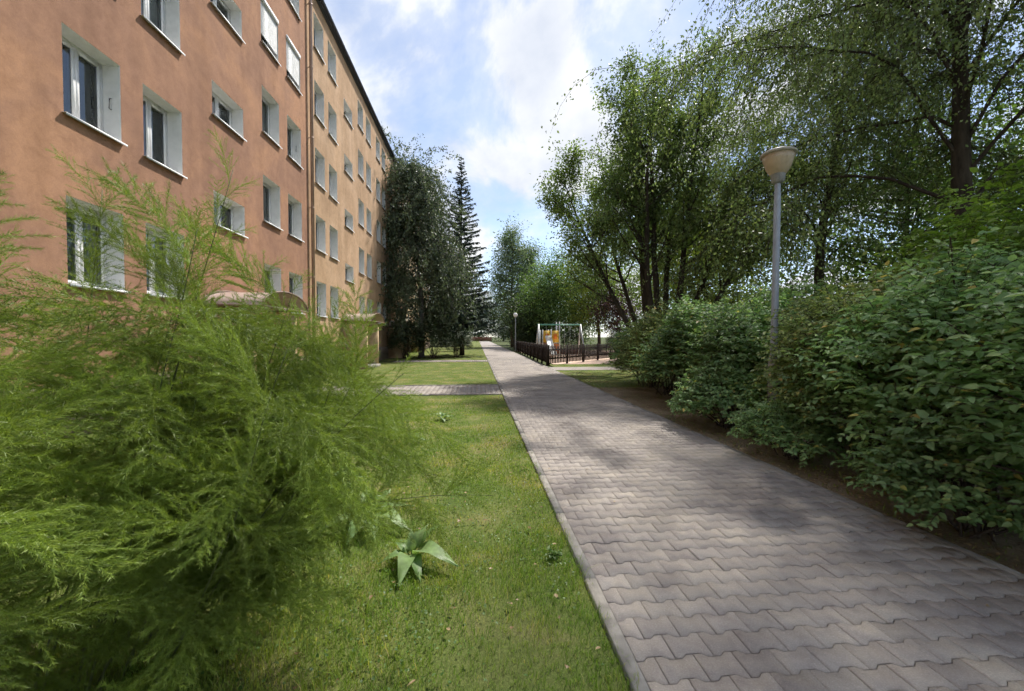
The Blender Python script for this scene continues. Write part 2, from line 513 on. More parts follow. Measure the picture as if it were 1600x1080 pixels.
def paver_shape(half=0):
    e, s = 0.035, 0.03
    a, b_ = 0.0825 - 0.0020, 0.0587 - 0.0020
    h = 0.1 - 0.0015
    top = [(-h, a), (-0.1 + e, a), (-0.1 + e + s, b_), (0.1 - e - s, b_), (0.1 - e, a), (h, a)]
    if half == 1:      # right half only
        top = [(0.002, b_), (0.1 - e - s, b_), (0.1 - e, a), (h, a)]
    elif half == 2:    # left half only
        top = [(-h, a), (-0.1 + e, a), (-0.1 + e + s, b_), (-0.002, b_)]
    bot = [(x, -y) for x, y in reversed(top)]
    return np.array(top + bot)          # clockwise seen from above


def paver_geo(half=0):
    P = paver_shape(half); n = len(P); c = P.mean(0)
    d = P - c
    ins = P - np.sign(d) * 0.0025
    V = np.concatenate([np.c_[ins, np.zeros(n)], np.c_[P, np.full(n, -0.003)], np.c_[P, np.full(n, -0.03)]])
    i = np.arange(n); j = (i + 1) % n
    F = [np.stack([i, j, n + j, n + i], -1), np.stack([n + i, n + j, 2 * n + j, 2 * n + i], -1)]
    return V, F, i[::-1]


PG = [paver_geo(k) for k in range(3)]


def paver_mesh(k):
    V, F, top = PG[k]
    return MB().add(V, F + [top]).mesh('paver')


path = tag(obj('path', MB().quad((0.70, -3, -0.009), (3.66, -3, -0.009), (3.66, 30.2, -0.009), (0.70, 30.2, -0.009)), M['sand']), None, None, None, 'structure')
sheet('path_distance', 0.70, 3.66, 30.2, 126, -0.004, M['farpath'])
rng = rs(5)
spots = []
for r_ in range(int(33 / ROW)):
    y = -2.8 + r_ * ROW
    if r_ % 2 == 0:
        for c_ in range(14):
            spots.append((PX0 + 0.1 + c_ * PW, y, 0))
    else:
        spots.append((PX0, y, 1))
        for c_ in range(13):
            spots.append((PX0 + 0.2 + c_ * PW, y, 0))
        spots.append((PX1, y, 2))
spots = np.array(spots)


def in_view(x, y, z=0.0):
    th = R(4.9)
    xc = x * np.cos(th) - y * np.sin(th); zc = x * np.sin(th) + y * np.cos(th)
    return (zc > 0.2) & (np.abs(xc) < zc * 1.27) & ((1.6 - z) < zc * 0.86)


vis = in_view(spots[:, 0], spots[:, 1])
dist = np.hypot(spots[:, 0], spots[:, 1]) + np.where(vis, 0, 1000) + np.where(spots[:, 2] > 0, 0.3, 0)
order = np.argsort(dist)
near = set(order[:298].tolist())
pm = [paver_mesh(k) for k in range(3)]
rest = {0: [], 1: [], 2: []}
for i, (x, y, k) in enumerate(spots):
    k = int(k)
    jz = rng.normal(0, 0.0012); tx, ty, tz = rng.normal(0, 0.006, 3)
    jx, jy = rng.normal(0, 0.0008, 2)
    if i in near:
        o = obj('paver', pm[k], M['paver'], path, (x + jx, y + jy, jz), (tx, ty, tz * 0.6))
    else:
        rest[k].append((x + jx, y + jy, jz, tx, ty))
mb = MB()


def scatter_pavers(mb, k, arr, rot=False):
    V, F, top = PG[k]
    arr = np.array(arr); n = len(V); m = len(arr)
    VV = np.repeat(V[None], m, 0).copy()
    if rot: VV = VV[..., [1, 0, 2]] * np.array([-1, 1, 1])
    VV[..., 2] += VV[..., 0] * -arr[:, None, 4] + VV[..., 1] * arr[:, None, 3]
    VV += arr[:, None, :3]
    off = (np.arange(m) * n)[:, None, None]
    Fs = [(f[None] + off).reshape(-1, 4) for f in F]
    # top polygons as explicit n-gons of equal size
    T = (top[None] + off[:, 0]).reshape(m, -1)
    return VV.reshape(-1, 3), Fs, T


def pavers_joined(name, parts, parent):
    Vs, Fs, n = [], [], 0
    for k, arr, rot in parts:
        if not len(arr): continue
        V, F, T = scatter_pavers(None, k, arr, rot)
        Vs.append(V); Fs += [f + n for f in F] + [T + n]; n += len(V)
    return tag(obj(name, mesh_np(name, np.concatenate(Vs), Fs), M['paver'], parent), kind='stuff')


pavers_joined('paver_field', [(k, rest[k], False) for k in range(3)], path)


def kerb_stone(L=0.992, w=0.075):
    b = MB(); c = 0.008
    prof = [(-w / 2, -0.15), (-w / 2, -c), (-w / 2 + c, 0), (w / 2 - c, 0), (w / 2, -c), (w / 2, -0.15)]
    V = [(x, 0, z) for x, z in prof] + [(x, L, z) for x, z in prof]
    b.add(V, [np.array([(i + 1, i, 6 + i, 7 + i) for i in range(5)]), np.arange(6), np.arange(6, 12)[::-1]])
    return b.mesh('kerb_stone')


km = kerb_stone()
for i in range(33):
    obj('kerb_stone', km, M['kerb'], path, (0.738 + rng.normal(0, 0.002), -2.4 + i * 1.0, 0.012 + rng.normal(0, 0.003)), (0, rng.normal(0, 0.012), rng.normal(0, 0.0012)))
    obj('kerb_stone', km, M['kerb'], path, (3.624 + rng.normal(0, 0.002), -2.7 + i * 1.0, -0.003 + rng.normal(0, 0.004)), (0, rng.normal(0, 0.012), rng.normal(0, 0.0012)))


def side_path(y0, y1, x0=-5.2, x1=0.69):
    p = tag(obj('side_path', MB().quad((x0, y0, -0.014), (x1, y0, -0.014), (x1, y1, -0.014), (x0, y1, -0.014)), M['sand']), None, None, None, 'structure')
    arr = []
    nr = int((x1 - x0 - 0.1) / ROW); nc = int((y1 - y0 - 0.16) / PW)
    for r_ in range(nr):
        for c_ in range(nc - (r_ % 2)):
            arr.append((x1 - 0.09 - r_ * ROW, y0 + 0.18 + c_ * PW + (0.1 if r_ % 2 else 0), rng.normal(0, 0.001), 0, 0))
    pavers_joined('paver_field', [(0, arr, True)], p)
    for yy in (y0 + 0.04, y1 - 0.04):
        for i in range(int(-x0 + x1)):
            obj('kerb_stone', km, M['kerb'], p, (x1 - i, yy, 0.008), (0, 0, R(90)))
    return p


side_path(11.25, 13.5)
side_path(25.65, 27.35)
# cross path by the fence and pale apron
sheet('cross_path', 3.67, 16, 19.0, 20.9, -0.012, M['farpath'])


# ---------------------------------------------------------------- grass
def blades(P, H, W, lean, rng, nseg=2):
    n = len(P)
    a = rng.uniform(0, 2 * np.pi, n); b = rng.uniform(0, 2 * np.pi, n)
    side = np.c_[np.cos(a), np.sin(a), np.zeros(n)]
    ld = np.c_[np.cos(b), np.sin(b), np.zeros(n)]
    up = np.array([0, 0, 1.0])
    Hc = H[:, None]; Wc = W[:, None]; Lc = lean[:, None]
    b0 = P - side * Wc / 2; b1 = P + side * Wc / 2
    mid = P + up * Hc * 0.6 + ld * Lc * 0.3
    m0 = mid - side * Wc * 0.4; m1 = mid + side * Wc * 0.4
    tip = P + up * Hc * np.sqrt(np.maximum(0.1, 1 - (Lc / Hc * 0.6) ** 2)) + ld * Lc
    V = np.stack([b0, b1, m1, m0, tip], 1).reshape(-1, 3)
    o = np.arange(n)[:, None] * 5
    return V, [o + np.array([[0, 1, 2, 3]]), o + np.array([[3, 2, 4]])]


def grass_field(name, label, regions, seed, dens_k, dmax, hrange=(0.025, 0.06), mat='grass', extra=None):
    rng = rs(seed)
    Ps = []
    for (x0, x1, y0, y1) in regions:
        nmax = int((x1 - x0) * (y1 - y0) * dmax)
        x = rng.uniform(x0, x1, nmax); y = rng.uniform(y0, y1, nmax)
        d = np.hypot(x, y)
        p = np.minimum(1.0, dens_k / np.maximum(d, 0.8) ** 1.6 / dmax)
        p *= 0.35 + 0.65 * np.clip(0.75 + 0.9 * np.sin(x * 2.7 + 2 * np.sin(y * 1.1)) * np.sin(y * 2.2 + 1.5 * np.sin(x * 1.9)), 0, 1)
        keep = (rng.uniform(0, 1, nmax) < p) & in_view(x, y, 0.1)
        Ps.append(np.c_[x[keep], y[keep], np.full(keep.sum(), -0.02)])
    P = np.concatenate(Ps)
    d = np.hypot(P[:, 0], P[:, 1])
    patch = np.sin(P[:, 0] * 2.1 + np.sin(P[:, 1] * 1.3) * 2) * np.sin(P[:, 1] * 1.7 + 1.0) * 0.5 + 0.5
    tuft = np.sin(P[:, 0] * 9.1 + 2.3 * np.sin(P[:, 1] * 5.3)) * np.sin(P[:, 1] * 8.3 + 2.1 * np.sin(P[:, 0] * 6.1))
    H = rng.uniform(hrange[0], hrange[1], len(P)) * (0.6 + 0.45 * patch + 0.5 * np.clip(tuft, 0, 1))
    long_ = rng.uniform(0, 1, len(P)) < 0.02
    H[long_ & (d < 6)] *= 2.0
    H *= np.clip(1.15 - d / 14.0, 0.4, 1.0)
    W = rng.uniform(0.0022, 0.0042, len(P)) * np.clip(d / 3.0, 1, 3.2)
    V, F = blades(P, H, W, H * rng.uniform(0.2, 0.95, len(P)), rng)
    o = obj(name, mesh_np(name, V, F), M[mat])
    return tag(o, label, 'grass', None, 'stuff')


grass_field('lawn_grass', 'short green lawn grass between the feathery bush and the paved path', [(-6.3, 0.735, 0.9, 11.24), (-6.3, 0.70, 13.52, 25.6), (-6.3, 0.70, 27.4, 45)], 11, 34000, 7000, (0.03, 0.075))
grass_field('verge_grass', 'sparse thin grass on bare soil under the shrubs', [(3.68, 5.4, 2.0, 18.9)], 12, 6500, 900, (0.02, 0.06))
grass_field('verge_grass', 'thin grass triangle between the cross path and the shrubs', [(3.68, 9.0, 12.2, 18.9), (4.4, 12, 20.95, 23.1)], 13, 30000, 1600, (0.03, 0.07))


# ---------------------------------------------------------------- foliage tools
def leaf_verts(P, D, Nn, L, W, fold=0.2, six=False, droop=0.15):
    D = unit(D); S = unit(np.cross(D, Nn)); N = np.cross(S, D)
    L = np.broadcast_to(np.asarray(L, float), (len(P),))[:, None]; W = np.broadcast_to(np.asarray(W, float), (len(P),))[:, None]
    tip = P + D * L - N * L * droop
    if not six:
        a = P + D * L * 0.45 + S * W / 2 + N * W * fold
        b = P + D * L * 0.45 - S * W / 2 + N * W * fold
        V = np.stack([P, a, tip, b], 1).reshape(-1, 3)
        o = np.arange(len(P))[:, None] * 4
        return V, [o + np.array([[0, 1, 2]]), o + np.array([[0, 2, 3]])]
    a1 = P + D * L * 0.25 + S * W * 0.46 + N * W * fold
    a2 = P + D * L * 0.62 + S * W * 0.40 + N * (W * fold - L * droop * 0.4)
    b1 = P + D * L * 0.25 - S * W * 0.46 + N * W * fold
    b2 = P + D * L * 0.62 - S * W * 0.40 + N * (W * fold - L * droop * 0.4)
    V = np.stack([P, a1, a2, tip, b2, b1], 1).reshape(-1, 3)
    o = np.arange(len(P))[:, None] * 6
    return V, [o + np.array([[0, 1, 2, 3]]), o + np.array([[0, 3, 4, 5]])]


def rand_dirs(rng, n, zlo=-1, zhi=1):
    z = rng.uniform(zlo, zhi, n); a = rng.uniform(0, 2 * np.pi, n)
    r = np.sqrt(np.maximum(0, 1 - z * z))
    return np.c_[r * np.cos(a), r * np.sin(a), z]


def poly_grow(p, d, length, n, wob, trop, rng):
    pts = [np.array(p, float)]; d = unit(np.array(d, float)); st = length / n
    for _ in range(n):
        d = unit(d + rng.normal(0, wob, 3) + np.array(trop) * st)
        pts.append(pts[-1] + d * st)
    return np.array(pts)


def at_frac(P, f):
    x = f * (len(P) - 1); i = min(int(x), len(P) - 2); t = x - i
    return P[i] * (1 - t) + P[i + 1] * t, unit(P[i + 1] - P[i])


def side_dir(t, ang, az):
    ref = np.array([0, 0, 1.0]) if abs(t[2]) < 0.9 else np.array([1.0, 0, 0])
    A = unit(np.cross(t, ref)); B = np.cross(t, A)
    return unit(t * math.cos(ang) + (A * math.cos(az) + B * math.sin(az)) * math.sin(ang))


class Tree:
    def __init__(self, seed):
        self.rng = rs(seed); self.wood = MB(); self.P = []; self.D = []; self.N = []

    def leafy(self, pts, n, spread=0.12, f0=0.1, droop=-0.2):
        rng = self.rng
        f = rng.uniform(f0, 1, n) * (len(pts) - 1)
        i = np.minimum(f.astype(int), len(pts) - 2); t = (f - i)[:, None]
        P = pts[i] * (1 - t) + pts[i + 1] * t + rng.normal(0, spread, (n, 3))
        T = unit(pts[i + 1] - pts[i])
        D = unit(T * 0.6 + rand_dirs(rng, n) * 0.9 + np.array([0, 0, droop]))
        N = unit(rand_dirs(rng, n) + np.array([0, 0, 0.7]))
        self.P.append(P); self.D.append(D); self.N.append(N)

    def finish(self, name, label, cat, L, W, leafmat, barkmat, loc=(0, 0, 0), rz=0, group=None, six=False, fold=0.2, scale=None):
        rng = self.rng
        root = thing(name, label, cat, loc, rz, group, scale)
        obj('trunk', self.wood.mesh('trunk', True), M[barkmat], root)
        P = np.concatenate(self.P); D = np.concatenate(self.D); N = np.concatenate(self.N)
        k = rng.uniform(0.7, 1.3, len(P))
        if getattr(self, 'S', None): k = k * np.concatenate(self.S)
        V, F = leaf_verts(P, D, N, L * k, W * k, fold, six)
        obj('crown', mesh_np('crown', V, F), M[leafmat], root)
        return root


def multistem(seed, stems, nb, nt_, leaves, blen, tlen, up=0.12, spread=0.10, f0=0.3):
    """stems: list of (dir, length, radius, offset)"""
    T = Tree(seed); rng = T.rng
    for d, ln, r, off in stems:
        S = poly_grow(off, d, ln, 12, 0.05, (0, 0, up * 0.6), rng)
        T.wood.tube(S, np.linspace(r, r * 0.12, len(S)), 8)
        for b in range(nb):
            f = f0 + (1 - f0) * (b + rng.uniform(0, 1)) / nb
            p, t = at_frac(S, min(f, 0.995))
            bl = blen * (1.15 - 0.75 * f) * rng.uniform(0.7, 1.25)
            B = poly_grow(p, side_dir(t, rng.uniform(0.5, 1.05), rng.uniform(0, 6.28)), bl, 6, 0.10, (0, 0, up), rng)
            rb = max(0.012, r * (1 - 0.85 * f) * 0.45)
            T.wood.tube(B, np.linspace(rb, 0.008, len(B)), 5, False)
            for k in range(nt_):
                q, tt = at_frac(B, rng.uniform(0.2, 1.0) * 0.99)
                tl = tlen * rng.uniform(0.6, 1.3)
                W = poly_grow(q, side_dir(tt, rng.uniform(0.3, 1.0), rng.uniform(0, 6.28)), tl, 4, 0.14, (0, 0, -0.15), rng)
                T.wood.tube(W, np.linspace(0.007, 0.003, len(W)), 3, False)
                T.leafy(W, leaves, spread)
    return T


def clump_tree(seed, h, rx, ry, zc, rz_, nclump, leaves, cs, trunk_r, limb=0.5, egg=0.0):
    """far tree: clumps spread through an ellipsoid with limbs running to them"""
    T = Tree(seed); rng = T.rng
    tr = poly_grow((0, 0, -0.05), (0, 0, 1), h * 0.82, 10, 0.03, (0, 0, 0.05), rng)
    T.wood.tube(tr, np.linspace(trunk_r, trunk_r * 0.15, len(tr)), 8)
    dirs = rand_dirs(rng, nclump)
    rad = rng.uniform(0.25, 1.0, nclump) ** 0.5
    lump = 1 + 0.22 * np.sin(dirs[:, 0] * 4 + seed) * np.cos(dirs[:, 1] * 3.3 + seed) + rng.normal(0, 0.07, nclump)
    C = dirs * (rad * lump)[:, None]
    taper = 1 - egg * np.clip(C[:, 2], -1, 1)
    C = C * np.c_[rx * taper, ry * taper, np.full(nclump, rz_)] + np.array([0, 0, zc])
    for c in C:
        if rng.uniform() < limb:
            f = np.clip((c[2] - 0.35 * np.hypot(c[0], c[1])) / (h * 0.82), 0.12, 0.97)
            p, t = at_frac(tr, f)
            m = (p + c) / 2 + np.array([0, 0, -0.06 * np.linalg.norm(c - p)])
            T.wood.tube(np.array([p, m, c]), [trunk_r * 0.28, trunk_r * 0.16, 0.01], 4, False)
        n = int(leaves * rng.uniform(0.6, 1.4))
        s = cs * rng.uniform(0.6, 1.35)
        X = rng.normal(0, 1, (n, 3)) * np.array([s, s, s * 0.62])
        T.P.append(c + X)
        T.D.append(unit(X * 0.5 / s + rand_dirs(rng, n) * 0.8 + np.array([0, 0, -0.25])))
        T.N.append(unit(rand_dirs(rng, n) * 0.8 + np.array([0, 0, 0.8])))
    return T


def weeping(seed, h, rad, limbs, strands, slen, leaves, trunk_r, limb_droop=-0.22, trunk_dir=(0, 0, 1), low=0.3, spread=0.05):
    T = Tree(seed); rng = T.rng
    tr = poly_grow((0, 0, -0.05), trunk_dir, h * 0.9, 14, 0.035, (0, 0, 0.04), rng)
    T.wood.tube(tr, np.linspace(trunk_r, trunk_r * 0.15, len(tr)), 9)
    for l in range(limbs):
        f = low + (0.98 - low) * (l + rng.uniform(0, 1)) / limbs
        p, t = at_frac(tr, f)
        ln = rad * (1.25 - 0.65 * f) * rng.uniform(0.75, 1.25)
        az = l * 2.4 + rng.uniform(-0.5, 0.5)
        d = unit(np.array([math.cos(az), math.sin(az), rng.uniform(1.2, 2.6)]))
        Lm = poly_grow(p, d, ln * 1.45, 10, 0.12, (0, 0, limb_droop), rng)
        T.wood.tube(Lm, np.linspace(trunk_r * 0.22 * (1.1 - f * 0.7), 0.006, len(Lm)), 5, False)
        for s in range(strands):
            q, tt = at_frac(Lm, rng.uniform(0.12, 1.0) * 0.995)
            sd = side_dir(tt, rng.uniform(0.3, 1.2), rng.uniform(0, 6.28))
            sl = slen * rng.uniform(0.35, 1.2)
            sl = min(sl, max(0.5, q[2] - 1.2))
            W = poly_grow(q, sd, sl, 6, 0.10, (0, 0, -1.5 / max(0.6, sl) * 1.3), rng)
            T.wood.tube(W, np.linspace(0.008, 0.002, len(W)), 3, False)
            T.leafy(W, int(leaves * (0.4 + sl / slen)), spread, 0.0, -0.5)
    return T


def spruce(seed, h, r):
    T = Tree(seed); rng = T.rng; T.S = []
    tr = poly_grow((0, 0, -0.05), (0, 0, 1), h, 14, 0.008, (0, 0, 0.05), rng)
    T.wood.tube(tr, np.linspace(0.22, 0.01, len(tr)), 8)
    z = 2.0
    while z < h - 0.2:
        f = z / h
        nb = 7 if f < 0.85 else 5
        a0 = rng.uniform(0, 6.28)
        for k in range(nb):
            az = a0 + k * 2 * np.pi / nb + rng.normal(0, 0.15)
            ln = r * (1 - f) ** 0.95 * rng.uniform(0.65, 1.2) + 0.05
            d = np.array([math.cos(az), math.sin(az), 0.35 - 0.5 * (1 - f)])
            B = poly_grow((tr[0][0], tr[0][1], z + rng.normal(0, 0.06)), d, ln, 6, 0.04, (0, 0, 0.10), rng)
            T.wood.tube(B, np.linspace(0.022, 0.005, len(B)), 3, False)
            n = int(46 * ln + 12)
            fr = rng.uniform(0.05, 1, n) * (len(B) - 1); i = np.minimum(fr.astype(int), len(B) - 2); t = (fr - i)[:, None]
            P = B[i] * (1 - t) + B[i + 1] * t
            sd = np.cross(d, [0, 0, 1.0]); sd = unit(sd)
            sg = rng.choice([-1, 1], n)[:, None]
            D = unit(unit(d) * 0.7 + sd * sg * rng.uniform(0.1, 0.9, (n, 1)) + np.array([0, 0, -0.5]) * rng.uniform(0, 1.3, (n, 1)))
            T.P.append(P); T.D.append(D); T.N.append(unit(rand_dirs(rng, n) * 0.5 + np.array([0, 0, 1])))
            T.S.append(np.full(n, 0.45 + 0.75 * (1 - f)))
        z += 0.32 + 0.14 * rng.uniform()
    return T


# ---------------------------------------------------------------- apartment building
WX = -6.5
bld = thing('apartment_building', 'long five-storey terracotta rendered apartment block with deep white window recesses', 'building', (WX, 6.4, 0))
BY = 6.4                                  # building origin in Y
SECT = 10.2
Z_TOP = 15.25
windows = []                              # (y0, y1, z0, z1, kind, section, row)
for s in range(-1, 5):
    c = 11.5 + SECT * s
    for (a, b_) in ((-4.36, -3.3), (-2.79, -1.73), (1.73, 2.82), (3.4, 4.5)):
        for k in range(5):
            windows.append((c + a, c + b_, 2.42 + 2.7 * k, 3.84 + 2.7 * k, 'room', s, k))
    for k in range(4):
        windows.append((c - 0.66, c + 0.70, 4.37 + 2.7 * k, 5.22 + 2.7 * k, 'stair', s, k))
windows = [w for w in windows if w[1] > 1.5]
sects = [(-3.8, 16.6, 'stucco_a'), (16.6, 37.0, 'stucco_b'), (37.0, 57.4, 'stucco_c')]
for (ya, yb, mname) in sects:
    ws = [w for w in windows if w[0] > ya and w[1] < yb]
    ys = sorted(set([ya, yb] + [round(v, 4) for w in ws for v in w[:2]]))
    zs = sorted(set([-0.05, Z_TOP] + [round(v, 4) for w in ws for v in w[2:4]]))
    idx = {}; V = []; F = []

    def vid(y, z):
        if (y, z) not in idx:
            idx[(y, z)] = len(V); V.append((0, y - BY, z))
        return idx[(y, z)]
    for i in range(len(ys) - 1):
        for j in range(len(zs) - 1):
            ym, zm = (ys[i] + ys[i + 1]) / 2, (zs[j] + zs[j + 1]) / 2
            if any(w[0] < ym < w[1] and w[2] < zm < w[3] for w in ws): continue
            F.append((vid(ys[i], zs[j]), vid(ys[i + 1], zs[j]), vid(ys[i + 1], zs[j + 1]), vid(ys[i], zs[j + 1])))
    obj('wall', mesh_np('wall', V, np.array(F)), M[mname], bld)
# gable ends, back, roof
obj('gable_wall', MB().quad((-11, -3.8 - BY, -0.05), (0, -3.8 - BY, -0.05), (0, -3.8 - BY, Z_TOP), (-11, -3.8 - BY, Z_TOP)), M['stucco_a'], bld)
obj('gable_wall', MB().quad((0, 57.4 - BY, -0.05), (-11, 57.4 - BY, -0.05), (-11, 57.4 - BY, Z_TOP), (0, 57.4 - BY, Z_TOP)), M['stucco_c'], bld)
obj('back_wall', MB().quad((-11, 57.4 - BY, -0.05), (-11, -3.8 - BY, -0.05), (-11, -3.8 - BY, Z_TOP), (-11, 57.4 - BY, Z_TOP)), M['stucco_b'], bld)
rf = MB().box(-11.2, 0.10, -4.0 - BY, 57.6 - BY, Z_TOP + 0.003, Z_TOP + 0.20)
roof = obj('roof', rf, M['gutter'], bld)
g = MB()
a = np.linspace(np.pi, 2 * np.pi, 9)
prof = [(0.19 + 0.085 * math.cos(t), Z_TOP + 0.12 + 0.085 * math.sin(t)) for t in a]
V = [(x, y - BY, z) for y in (-4.0, 57.6) for x, z in prof]
g.add(V, [np.array([(i, i + 1, 10 + i, 9 + i) for i in range(8)])])
obj('gutter', g, M['gutter'], roof)
obj('plinth', MB().box(0.004, 0.035, -3.8 - BY, 57.4 - BY, -0.05, 0.85), M['plinth'], bld)
for yp in (16.72, 37.1):
    pp = MB().tube([(0.12, yp - BY, 0.05), (0.12, yp - BY, Z_TOP - 0.25), (0.20, yp - BY, Z_TOP + 0.05)], 0.062, 12)
    dp = obj('downpipe', pp.mesh('downpipe', True), M['pipe'], bld)
    for zz in (1.2, 3.9, 6.6, 9.3, 12.0, 14.4):
        obj('pipe_clamp', MB().lathe([(0.070, -0.02), (0.074, -0.02), (0.074, 0.02), (0.070, 0.02)], 0.12, yp - BY, 12).box(0.0, 0.07, yp - BY - 0.012, yp - BY + 0.012, -0.012, 0.012), M['pipe'], dp, (0, 0, zz))

# window kit, in window coordinates: x = 0 the wall face, y = 0 the near jamb, z = 0 the sill


def window_kit(w, h, two, depth=0.30):
    k = {}
    fx0, fx1 = -depth - 0.06, -depth
    t = 0.055
    fr = MB()
    fr.box(fx0, fx1, 0, t, 0, h).box(fx0, fx1, w - t, w, 0, h).box(fx0, fx1, t, w - t, 0, t).box(fx0, fx1, t, w - t, h - t, h)
    fx2 = fx1 + 0.018
    sashes = [(t, w / 2), (w / 2, w - t)] if two else [(t, w - t)]
    k['sashes'] = []
    for (a, b_) in sashes:
        s = 0.058
        a += 0.003; b_ -= 0.003
        sb = MB().box(fx0 + 0.01, fx2, a, a + s, t + .003, h - t - .003).box(fx0 + 0.01, fx2, b_ - s, b_, t + .003, h - t - .003)
        sb.box(fx0 + 0.01, fx2, a + s, b_ - s, t + .003, t + s).box(fx0 + 0.01, fx2, a + s, b_ - s, h - t - s, h - t - .003)
        pn = MB().quad((fx2 - 0.02, a + s, t + s), (fx2 - 0.02, b_ - s, t + s), (fx2 - 0.02, b_ - s, h - t - s), (fx2 - 0.02, a + s, h - t - s))
        k['sashes'].append((sb.mesh('sash'), pn.mesh('pane')))
    k['frame'] = fr.mesh('window')
    d = -depth - 0.55
    e = 0.001
    rv = MB()
    rv.quad((0, e, 0), (fx0, e, 0), (fx0, e, h), (0, e, h)).quad((0, w - e, 0), (0, w - e, h), (fx0, w - e, h), (fx0, w - e, 0))
    rv.quad((0, 0, h - e), (fx0, 0, h - e), (fx0, w, h - e), (0, w, h - e)).quad((0, 0, e), (0, w, e), (fx0, w, e), (fx0, 0, e))
    k['reveal'] = rv.mesh('reveal')
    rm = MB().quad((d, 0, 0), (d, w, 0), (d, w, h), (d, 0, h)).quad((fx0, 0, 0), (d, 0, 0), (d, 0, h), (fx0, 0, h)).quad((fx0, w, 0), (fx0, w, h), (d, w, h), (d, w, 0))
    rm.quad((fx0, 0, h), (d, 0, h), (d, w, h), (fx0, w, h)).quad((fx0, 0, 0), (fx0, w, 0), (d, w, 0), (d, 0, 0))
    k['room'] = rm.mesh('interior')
    s = MB()
    prof = [(fx1, 0.030), (0.075, 0.008), (0.075, -0.030), (0.070, -0.030), (0.070, 0.002), (fx1, 0.020)]
    V = [(x, -0.04 if x > 0 else 0.003, z) for x, z in prof] + [(x, w + 0.04 if x > 0 else w - 0.003, z) for x, z in prof]
    s.add(V, [np.array([(i, (i + 1) % 6, 6 + (i + 1) % 6, 6 + i) for i in range(6)]), np.arange(6)[::-1], np.arange(6, 12)])
    k['sill'] = s.mesh('sill')
    # pleated net curtain
    xs = np.linspace(t, w - t, 40); xx = fx0 - 0.06 + 0.015 * np.sin(np.arange(40) * 1.7)
    V = [(x, y, z) for z in (t + 0.05, h - t) for x, y in zip(xx, xs)]
    k['curtain'] = mesh_np('curtain', V, np.array([(i, i + 1, 41 + i, 40 + i) for i in range(39)]), True)
    bl = MB(); n = 16
    for i in range(n):
        z0 = t + 0.06 + i * (h - 2 * t - 0.08) / n
        bl.quad((fx0 - 0.05, t + .06, z0), (fx0 - 0.05, w - t - .06, z0), (fx0 - 0.02, w - t - .06, z0 + 0.06), (fx0 - 0.02, t + .06, z0 + 0.06))
    k['blind'] = bl.mesh('blind')
    return k


kit_a = window_kit(1.06, 1.42, True)
kit_b = window_kit(1.10, 1.42, False)
kit_s = window_kit(1.36, 0.85, True)
rng = rs(77)
for (y0, y1, z0, z1, kind, s, k) in windows:
    w = y1 - y0
    kit = kit_s if kind == 'stair' else (kit_a if w < 1.08 else kit_b)
    base_w = 1.36 if kind == 'stair' else (1.06 if w < 1.08 else 1.10)
    sc = (1, w / base_w, 1)
    o = obj('window', kit['frame'], M['pvc'], bld, (0, y0 - BY, z0), None, sc)
    for sb, pn in kit['sashes']:
        obj('sash', sb, M['pvc'], o); obj('pane', pn, M['glass'], o)
    obj('reveal', kit['reveal'], M['reveal'], o)
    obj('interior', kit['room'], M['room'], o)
    obj('sill', kit['sill'], M['sill'], o)
    if kind == 'room':
        u = rng.uniform()
        if s == 0 and y0 < 8 and k == 1: obj('blind', kit['blind'], M['blind'], o)
        elif u < 0.45: obj('curtain', kit['curtain'], M['curtain'], o)
        elif u < 0.6: obj('blind', kit['blind'], M['blind'], o)
        if s == 0 and y0 > 13 and k == 3:
            sh = MB().box(-0.05, 0.035, 0.004, base_w - 0.004, 1.29, 1.418)
            shb = obj('shutter_box', sh, M['shutter'], o)
            cu = MB()
            for q in range(18):
                cu.box(-0.035, -0.022, 0.02, base_w - 0.02, 1.285 - (q + 1) * 0.055, 1.285 - q * 0.055 - 0.004)
            obj('roller_shutter', cu, M['shutter'], o)
        if s == 0 and ((y0 < 8 and k == 1) or (y0 > 14.5 and k == 2)):
            hk = MB().tube([(-0.16, base_w - 0.002, 0.62), (-0.16, base_w - 0.05, 0.62), (-0.15, base_w - 0.05, 0.80), (-0.16, base_w - 0.002, 0.82)], 0.008, 6)
            obj('bracket', hk, M['black'], o)

